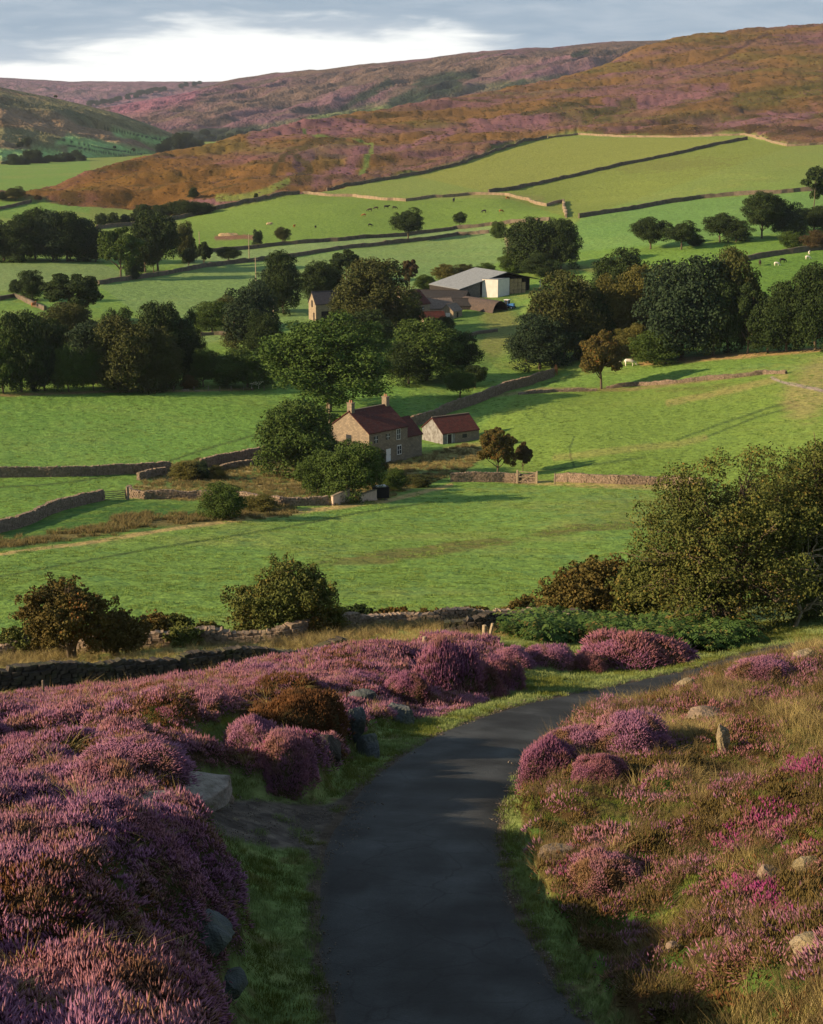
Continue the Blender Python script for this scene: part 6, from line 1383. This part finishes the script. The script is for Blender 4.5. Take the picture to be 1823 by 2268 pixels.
def slab(px, py, outline, th, tilt, label, m='slab', rz=0.0, dz=0.0, rmin=22):
    import bmesh
    a = hit(px, py, rmin=rmin); bm = bmesh.new(); n = len(outline); vb = [bm.verts.new((x*1.04, y*1.04, -th)) for x, y in outline]; vt = [bm.verts.new((x, y, 0)) for x, y in outline]; bm.faces.new(vt); bm.faces.new(vb[::-1])
    for i in range(n): bm.faces.new((vb[i], vb[(i+1) % n], vt[(i+1) % n], vt[i]))
    bmesh.ops.bevel(bm, geom=list(bm.edges), offset=.025, segments=1, affect='EDGES'); bmesh.ops.triangulate(bm, faces=bm.faces); bmesh.ops.subdivide_edges(bm, edges=bm.edges, cuts=4, use_grid_fill=True)
    for v in bm.verts: q = np.array([v.co.x, v.co.y, v.co.z]); v.co.z += float(fbm(np.array(q[0]*3), np.array(q[1]*6+q[2]), 5, 4)-.5)*.10; v.co.x += float(fbm(np.array(q[1]*5), np.array(q[2]*9), 6, 3)-.5)*.06; v.co.y += float(fbm(np.array(q[0]*5), np.array(q[2]*9), 8, 3)-.5)*.06
    me = bpy.data.meshes.new('stone_slab'); bm.to_mesh(me); bm.free(); me.materials.append(M[m]); o = bpy.data.objects.new('stone_slab', me); col.objects.link(o); o.location = a+Vector((0, 0, dz)); o.rotation_euler = (*tilt, rz); tag(o, label, 'stone slab'); return o
slab(425, 1772, [(-.78, -.30), (-.15, -.72), (.25, -.42), (.62, .10), (.66, .52), (-.38, .72), (-.50, .30)], .36, (.10, .02), 'big flat pale stone slab lying beside the gravel pull in', dz=.22)
R3(350, 1788, (.42, .5, .25), 'greyer slab half buried left of the big pale slab', 'slab', 8, (0, .1, .2), rmin=22, dz=.02, flat=1)
R3(500, 1775, (.16, .2, .15), 'small brownish stone at the right end of the big pale slab', 'gritstone', 5, rmin=22)
R3(520, 1815, (.10, .06, .04), 'little pale stone lying on the gravel', 'lichen', 6, rmin=22)
R3(783, 1625, (.16, .5, .6), 'tall leaning blue grey rock slab on the left bank', 'bluerock', 11, (.5, .25, .5), rmin=28, dz=.2)
R3(812, 1672, (.22, .6, .55), 'smaller tilted blue grey rock below the tall leaning one', 'bluerock', 12, (.5, .3, .4), rmin=28)
R3(722, 1680, (.5, .45, .42), 'large dark rounded boulder under the rust coloured heather', 'darkstone', 13, rmin=28, dz=.1)
R3(885, 1600, (.35, .7, .5), 'slanting grey green rock among the dark heather further up', 'bluerock', 14, (.5, .3, .9), rmin=30)
R3(805, 1555, (.5, .25, .2), 'narrow ledge of rock under the heather on the left bank', 'bluerock', 15, rmin=30, dz=.2)
R3(725, 1552, (.16, .16, .14), 'small lit stone above the leaning slab', 'lichen', 16, rmin=28, dz=.15)
R3(462, 2092, (.34, .45, .22), 'smooth blue grey rock at the edge of the near heather', 'bluerock', 17, (.1, .2, .3), rmin=12, dz=.12)
R3(505, 2195, (.26, .35, .2), 'low grey rock half hidden under the lowest heather edge', 'bluerock', 18, rmin=12, dz=.06)
R3(1602, 1665, (.16, .12, .50), 'pale pointed stone standing upright on the right bank', 'lichen', 19, (0, -.12, .3), rmin=18, dz=.12, cat='standing stone')
R3(1560, 1590, (.6, .35, .22), 'broad tan rock showing through the right bank above the pointed stone', 'gritstone', 20, (0, .1, .3), rmin=25, dz=.02)
R3(1522, 1528, (.34, .22, .24), 'pale stone on the crest of the right bank beside the road', 'lichen', 21, rmin=30, dz=.12)
R3(1785, 1462, (.38, .25, .22), 'pale stone at the far right where the road leaves the picture', 'lichen', 22, rmin=35, dz=.12)
R3(1232, 1900, (.36, .2, .17), 'long low tan rock at the verge of the right bank', 'gritstone', 23, (0, 0, .3), rmin=15, dz=.08)
R3(1795, 1930, (.26, .18, .14), 'cream coloured rock in the grass at the right edge', 'lichen', 24, rmin=12, dz=.05)
R3(1700, 1955, (.2, .15, .14), 'rounded tan stone left of the cream coloured rock', 'gritstone', 25, rmin=12, dz=.1)
R3(1805, 2110, (.28, .22, .16), 'yellowish boulder low at the right edge', 'lichen', 26, rmin=12, dz=.05)
R3(1490, 2118, (.12, .09, .07), 'small rounded brown stone in the lower right bank', 'gritstone', 27, rmin=12, dz=.12)
R3(1640, 1420, (.35, .3, .25), 'lichened stone under the huge hawthorn by the verge', 'gritstone', 28, rmin=60)
for px, py, sz, lab in ((411, 866, (.9, .4, .5), 'pale boulder by the fence in front of the wood'), (436, 867, (.8, .4, .35), 'flat pale stone right of the boulder at the fence'), (350, 869, (.9, .4, .35), 'low pale stone at the foot of the olive trees')): R3(px, py, sz, lab, 'lichen', px, rmin=250)
R3(506, 522, (4.2, 2.2, 1.5), 'heap of tan earth on the bare brown patch', 'hay', 33, rmin=500, cat='earth heap', sharp=.6)
R3(597, 497, (1.9, 1.5, 1.1), 'tan straw heap alone in the upper pasture', 'hay', 34, rmin=500, cat='straw heap', sharp=.6)

# ------------------------------------------------------------------ cows
def cow_mesh(graze, seed):
    me = bpy.data.meshes.new('cow'); V = [(-.75, 0, 1.12), (-.35, 0, 1.10), (.15, 0, 1.10), (.6, 0, 1.16), (.95, 0, 1.22 if not graze else .98), (1.22, 0, 1.45 if not graze else .50), (1.55, 0, 1.32 if not graze else .20)]
    Rr = [.30, .37, .40, .34, .20, .155, .09]; E = [(i, i+1) for i in range(6)]
    for x, y, k in ((-.68, .19, 0), (-.68, -.19, 0), (.58, .17, 3), (.58, -.17, 3)):
        b = len(V); V += [(x, y, .78), (x+(-.06 if k == 0 else .02), y, .42), (x, y, .06)]; Rr += [.13, .065, .06]; E += [(k, b), (b, b+1), (b+1, b+2)]
    b = len(V); V += [(-.98, 0, 1.15), (-1.03, 0, .6)]; Rr += [.05, .03]; E += [(0, b), (b, b+1)]
    for y in (.14, -.14): b = len(V); V.append((V[5][0]+.04, y*1.4, V[5][2]+.1)); Rr.append(.035); E.append((5, b))
    me.from_pydata(V, E, []); me.update(); return me, Rr
def make_cow(graze):
    me, Rr = cow_mesh(graze, 0); o = bpy.data.objects.new('cow', me); col.objects.link(o); bpy.context.view_layer.objects.active = o
    md = o.modifiers.new('skin', 'SKIN'); sv = me.skin_vertices if len(me.skin_vertices) else None
    if sv is None:
        import bmesh
        bm = bmesh.new(); bm.from_mesh(me); bm.verts.layers.skin.verify(); bm.to_mesh(me); bm.free()
    for v, r0 in zip(me.skin_vertices[0].data, Rr): v.radius = (r0, r0)
    me.skin_vertices[0].data[1].use_root = True; o.modifiers.new('sub', 'SUBSURF').render_levels = 1
    dg = bpy.context.evaluated_depsgraph_get(); m2 = bpy.data.meshes.new_from_object(o.evaluated_get(dg)); bpy.data.objects.remove(o); m2.name = 'cow'; m2.materials.clear(); m2.materials.append(M['cowdark'])
    m2.polygons.foreach_set('use_smooth', np.ones(len(m2.polygons), bool)); return m2
M['cowdark'] = plain('dark_brown_hide', (0.035, 0.022, 0.016), .8, .2); M['cowblack'] = plain('black_hide', (0.014, 0.013, 0.013), .7, .2); M['cowred'] = plain('chestnut_hide', (0.30, 0.12, 0.035), .8, .2); M['cowwhite'] = plain('cream_white_hide', (0.72, 0.66, 0.56), .8, .12)
CM = [make_cow(True), make_cow(False)]
GU = 'dark cattle grazing the upper pasture'
for px, py, hd, k, m, lab, g, sc_ in [
    (819,469,2.9,0,'cowdark','dark cow at the left of the line of four on the upper pasture',GU,1.15),(833,465,3.0,0,'cowdark','second dark cow in the line of four on the upper pasture',GU,1.1),(856,463,.1,1,'cowblack','largest black cow, third in the line of four on the upper pasture',GU,1.25),(874,464,.2,0,'cowdark','rightmost dark cow in the line of four on the upper pasture',GU,1.1),
    (806,480,3.3,0,'cowred','brown cow just below the line of four',GU,1.0),(820,502,.3,0,'cowblack','black cow alone in the hollow left of the lone tree',GU,.95),(1005,448,1.4,1,'cowblack','black cow standing end on under the pale winding wall',GU,1.4),(1124,442,.5,0,'cowred','brown cow close to the bend of the pale wall',GU,1.0),(1072,472,2.8,0,'cowblack','dark cow right of the small corner tree',GU,1.1),(1110,471,.3,0,'cowred','reddish cow furthest right in the pasture below the pale wall',GU,1.0),
    (652,504,1.2,1,'cowred','small brown cow near the lone round brownish tree',GU,.9),(699,506,1.4,0,'cowblack','tiny black cow right of the small brown one',GU,.9),
    (1683,589,1.4,1,'cowdark','brown cow standing end on in the far right field',None,1.15),(1733,582,.2,0,'cowblack','black cow behind the white one in the far right field',None,1.0),(1720,589,.1,0,'cowwhite','white cow grazing in front of the black one',None,.85),(1789,575,.2,0,'cowwhite','white cow alone near the right edge field',None,.85),(1792,564,1.2,1,'cowwhite','cream cow against the wall near the right edge',None,.75),
    (566,862,.1,1,'cowwhite','white cow looking over the fence at the dark wood edge',None,1.15),(75,682,1.3,1,'cowred','red brown cow on the bank near the left edge',None,1.1),(1231,831,1.5,1,'cowred','bright chestnut cow in the shade at the foot of the right wood',None,1.35),(1394,812,.0,0,'cowwhite','pale cow grazing behind the forked autumn tree',None,1.2),(1366,812,3.0,0,'cowwhite','pale cow half hidden by the autumn tree crown',None,1.1)]:
    a = hit(px, py, rmin=250); o = bpy.data.objects.new('cow', CM[k]); col.objects.link(o); o.location = a; o.rotation_euler = (0, 0, hd); o.scale = (sc_,)*3; o.material_slots[0].link = 'OBJECT'; o.material_slots[0].material = M[m]; tag(o, lab, 'cow', g)

# ------------------------------------------------------------------ distinct heather bushes beside the road
def heather_bush_mesh(seed, n=620):
    r_ = np.random.default_rng(seed); Vs = []; Fs = []; Ms = []; off = 0; u_, v_ = np.meshgrid(np.linspace(0, 2*math.pi, 25)[:-1], np.linspace(.02, 1.62, 10)); rad = lambda a, e: .84+np.sin(e)**1.5*(.12*np.sin(a*3+seed)+.09*np.sin(a*5+e*3))+.06*np.cos(e*5+seed)+.07*np.sin(e)*np.sin(a*7+e*6)+.04*np.sin(e)*np.sin(a*13-e*9)
    V = np.stack([np.cos(u_)*np.sin(v_)*rad(u_, v_)*.92, np.sin(u_)*np.sin(v_)*rad(u_, v_)*.92, np.cos(v_)*rad(u_, v_)*.92-.05], -1).reshape(-1, 3); F3 = []
    for i in range(9):
        for j in range(24): a, b, c, d = i*24+j, i*24+(j+1) % 24, (i+1)*24+(j+1) % 24, (i+1)*24+j; F3 += [(a, c, b), (a, d, c)]
    Vs.append(V); Fs.append(np.array(F3)); Ms += [1]*len(F3); off = len(V)
    for i in range(n):
        a = r_.uniform(0, 6.283); e = math.acos(r_.uniform(-.02, 1)); d = np.array([math.cos(a)*math.sin(e), math.sin(a)*math.sin(e), math.cos(e)]); c = d*rad(a, e)*.90
        q, f, m_ = spikes(18, .10, r_.uniform(.13, .24), .0105, .7, r_); ax = np.array([d[0]*.9, d[1]*.9, .55+abs(d[2])]); ax /= np.linalg.norm(ax); t1 = np.cross(ax, [0, 1, .01]); t1 /= np.linalg.norm(t1); t2 = np.cross(ax, t1)
        q = q[:, :1]*t1+q[:, 1:2]*t2+q[:, 2:]*ax+c-np.array([0, 0, .03]); Vs.append(q); Fs.append(f+off); Ms += m_; off += len(q)
    return mesh_obj('heather_bush', np.concatenate(Vs), np.concatenate(Fs), [M['flower'], M['stem']], fmat=Ms, link=False).data
HM = [heather_bush_mesh(s) for s in (1, 2, 3)]
GH = 'rounded heather bushes beside the road'
for i, (px, yb, yt, wd, m, lab, rm) in enumerate([
    (1405,1508,1416,232,'flower_dark','biggest rounded purple heather bush beyond the road bend',45),(1300,1502,1455,90,'flower_dark','low dark heather bush left of the biggest rounded one',45),(1215,1500,1440,120,'flower','spreading pink heather bush on the grassy knoll beside the bend',45),(1135,1490,1442,100,'flower','small bright heather bush near the bracken',45),
    (1095,1568,1470,120,'flower_dark','dark purple heather bush at the right end of the left bank',40),(1050,1590,1480,130,'flower_dark','dark purple heather bush tumbling down towards the verge',38),(985,1590,1440,150,'flower_dark','large shadowed heather bush on the steep of the left bank',38),(905,1580,1500,100,'flower_dark','purple heather bush beside the slanting rock',36),
    (635,1752,1640,130,'flower','rounded pink heather bush above the gravel pull in',26),(560,1690,1600,110,'flower','lilac heather bush behind the rounded pink one',28),(670,1650,1545,180,'rust','rust coloured heather bush over the dark boulder',30),(300,1720,1655,230,'flower','long low heather dome left of the mossy patch',26),
    (1215,1760,1648,140,'flower_dark','brownish heather bush bulging at the inside of the bend',24),(1290,1700,1620,150,'flower','pink tipped heather bush right behind the bulging brownish one',26),(1400,1680,1598,190,'flower','broad pink heather bush on the crest of the right bank',28),(1330,1745,1680,110,'flower_dark','small dark heather bush in the hollow of the right bank',24),
    (1340,1990,1905,170,'flower','pink heather bush with a dark hollow side low on the right bank',16),(1690,1520,1470,150,'flower','pink heather bush on the far right of the bank crest',35)]):
    a = hit(px, yb-(yb-yt)*.35, rmin=rm*.8); s = px_m(a); o = bpy.data.objects.new('heather_bush', HM[i % 3]); col.objects.link(o); hh = (yb-yt)/s
    o.location = (a.x, a.y, a.z-hh*.22); o.scale = (wd/s/1.55, wd/s/1.55*.8, hh*1.22); o.rotation_euler = (0, 0, i*1.7); o.material_slots[0].link = 'OBJECT'; o.material_slots[0].material = M[m]; tag(o, lab, 'heather bush', GH)

# ------------------------------------------------------------------ far trees on the hills
HL = {o.name: o for o in col.objects if o.name in ('far_moor_ridge', 'purple_moor_hill', 'green_valley_hill')}
PV = {}
for k, o in HL.items():
    n = len(o.data.vertices); co = np.empty(n*3, np.float32); o.data.vertices.foreach_get('co', co); co = co.reshape(-1, 3).astype(float); px, py = proj(co[:, 0], co[:, 1], co[:, 2]); PV[k] = (co, px, py)
def hhit(k, px, py):
    co, X, Y = PV[k]; d = (X-px)**2+(Y-py)**2+np.hypot(co[:, 0], co[:, 1])*.0004; return Vector(co[int(np.argmin(d))])
GF = 'trees dotted over the green hill at the far left'; GR = 'line of trees climbing between the far moors'
pr = [make_tree('wood', 4), make_tree('oak', 2), make_tree('dome', 11)] if False else [TREES[('wood', 4)][0], TREES[('oak', 2)][0], TREES[('dome', 12)][0]]
FT = []
for x, y in ((198,236),(207,234),(216,234),(226,232),(236,231),(246,229),(256,227),(265,226),(274,223),(283,221),(292,217),(300,216),(309,213),(318,211),(327,209),(336,207),(345,205)): FT.append(('purple_moor_hill' if x > 900 else 'far_moor_ridge', x, y, 13, 15, GR, 'dark tree in the line climbing between the two far moors'))
for x, y in ((356,203),(366,202),(384,200),(402,195),(412,193),(422,192),(432,191),(443,190)): FT.append(('far_moor_ridge', x, y, 11, 14, GR, 'dark tree in the line climbing between the two far moors'))
for x, y, s_ in ((20,388,34),(35,380,40),(52,386,38),(68,376,46),(82,384,44),(96,385,36),(30,366,26),(85,352,22),(60,362,26),(110,368,24),(125,362,22),(133,374,30),(150,372,36),(168,370,40),(180,372,30),(195,388,26),(210,390,30),(225,388,26),(45,330,18),(60,322,20),(112,228,10),(125,216,8)): FT.append(('green_valley_hill', x, y, s_, s_*1.0, GF, 'dark tree on the green hillside far away at the left'))
for x, y, s_ in ((355,342,26),(368,338,30),(382,334,32),(395,328,36),(405,335,34),(415,322,30),(430,330,26),(445,330,22),(255,330,8),(296,336,10),(398,343,24)): FT.append(('green_valley_hill', x, y, s_, s_, 'trees in the valley bottom below the far hills', 'dark tree in the distant valley bottom where the hills meet'))
for x, y in ((470,318),(490,320),(510,314),(455,306),(440,300),(530,306)): FT.append(('purple_moor_hill', x, y, 20, 22, 'trees in the valley bottom below the far hills', 'dark tree in the distant valley bottom where the hills meet'))
for i, (k, x, y, ht, wd, g, lab) in enumerate(FT):
    a = hhit(k, x, y); s = px_m(a); o = bpy.data.objects.new('distant_tree', pr[i % 3]); col.objects.link(o); o.location = a-Vector((0, 0, .6)); hh = ht/s; o.scale = (wd/s, wd/s, hh); o.rotation_euler = (0, 0, i*1.3); o.material_slots[0].link = 'OBJECT'; o.material_slots[0].material = M['blu' if i % 2 else 'dk']; tag(o, lab, 'tree', g)
a = hhit('green_valley_hill', 45, 327); o = empty('utility_pole', a); tag(o, 'tiny pale mast standing on the green hillside at the far left', 'utility pole'); hh = 22/px_m(a); MB().cyl((0, 0, 0), (0, 0, hh), .35, .3, 6).build('pole', 'palewood', o); MB().box(-2, 2, -.2, .2, hh-1.2, hh-.8).build('crossarm', 'palewood', o)

# ------------------------------------------------------------------ air
bm_ = MB().box(-4200, 4200, -60, 9300, -420, 560); hz_ = mesh_obj('haze', bm_.V, bm_.F); m = bpy.data.materials.new('haze_air'); m.use_nodes = True; t = m.node_tree; t.nodes.clear()
o_ = N(t, 'ShaderNodeOutputMaterial'); pv = N(t, 'ShaderNodeVolumePrincipled'); pv.inputs['Color'].default_value = (.72, .82, 1, 1); pv.inputs['Density'].default_value = 0.00003; pv.inputs['Anisotropy'].default_value = .2
L(t, pv.outputs[0], o_.inputs['Volume']); hz_.data.materials.append(m); hz_['kind'] = 'stuff'; hz_['label'] = 'faint blue haze over the far moors'; hz_['category'] = 'haze'
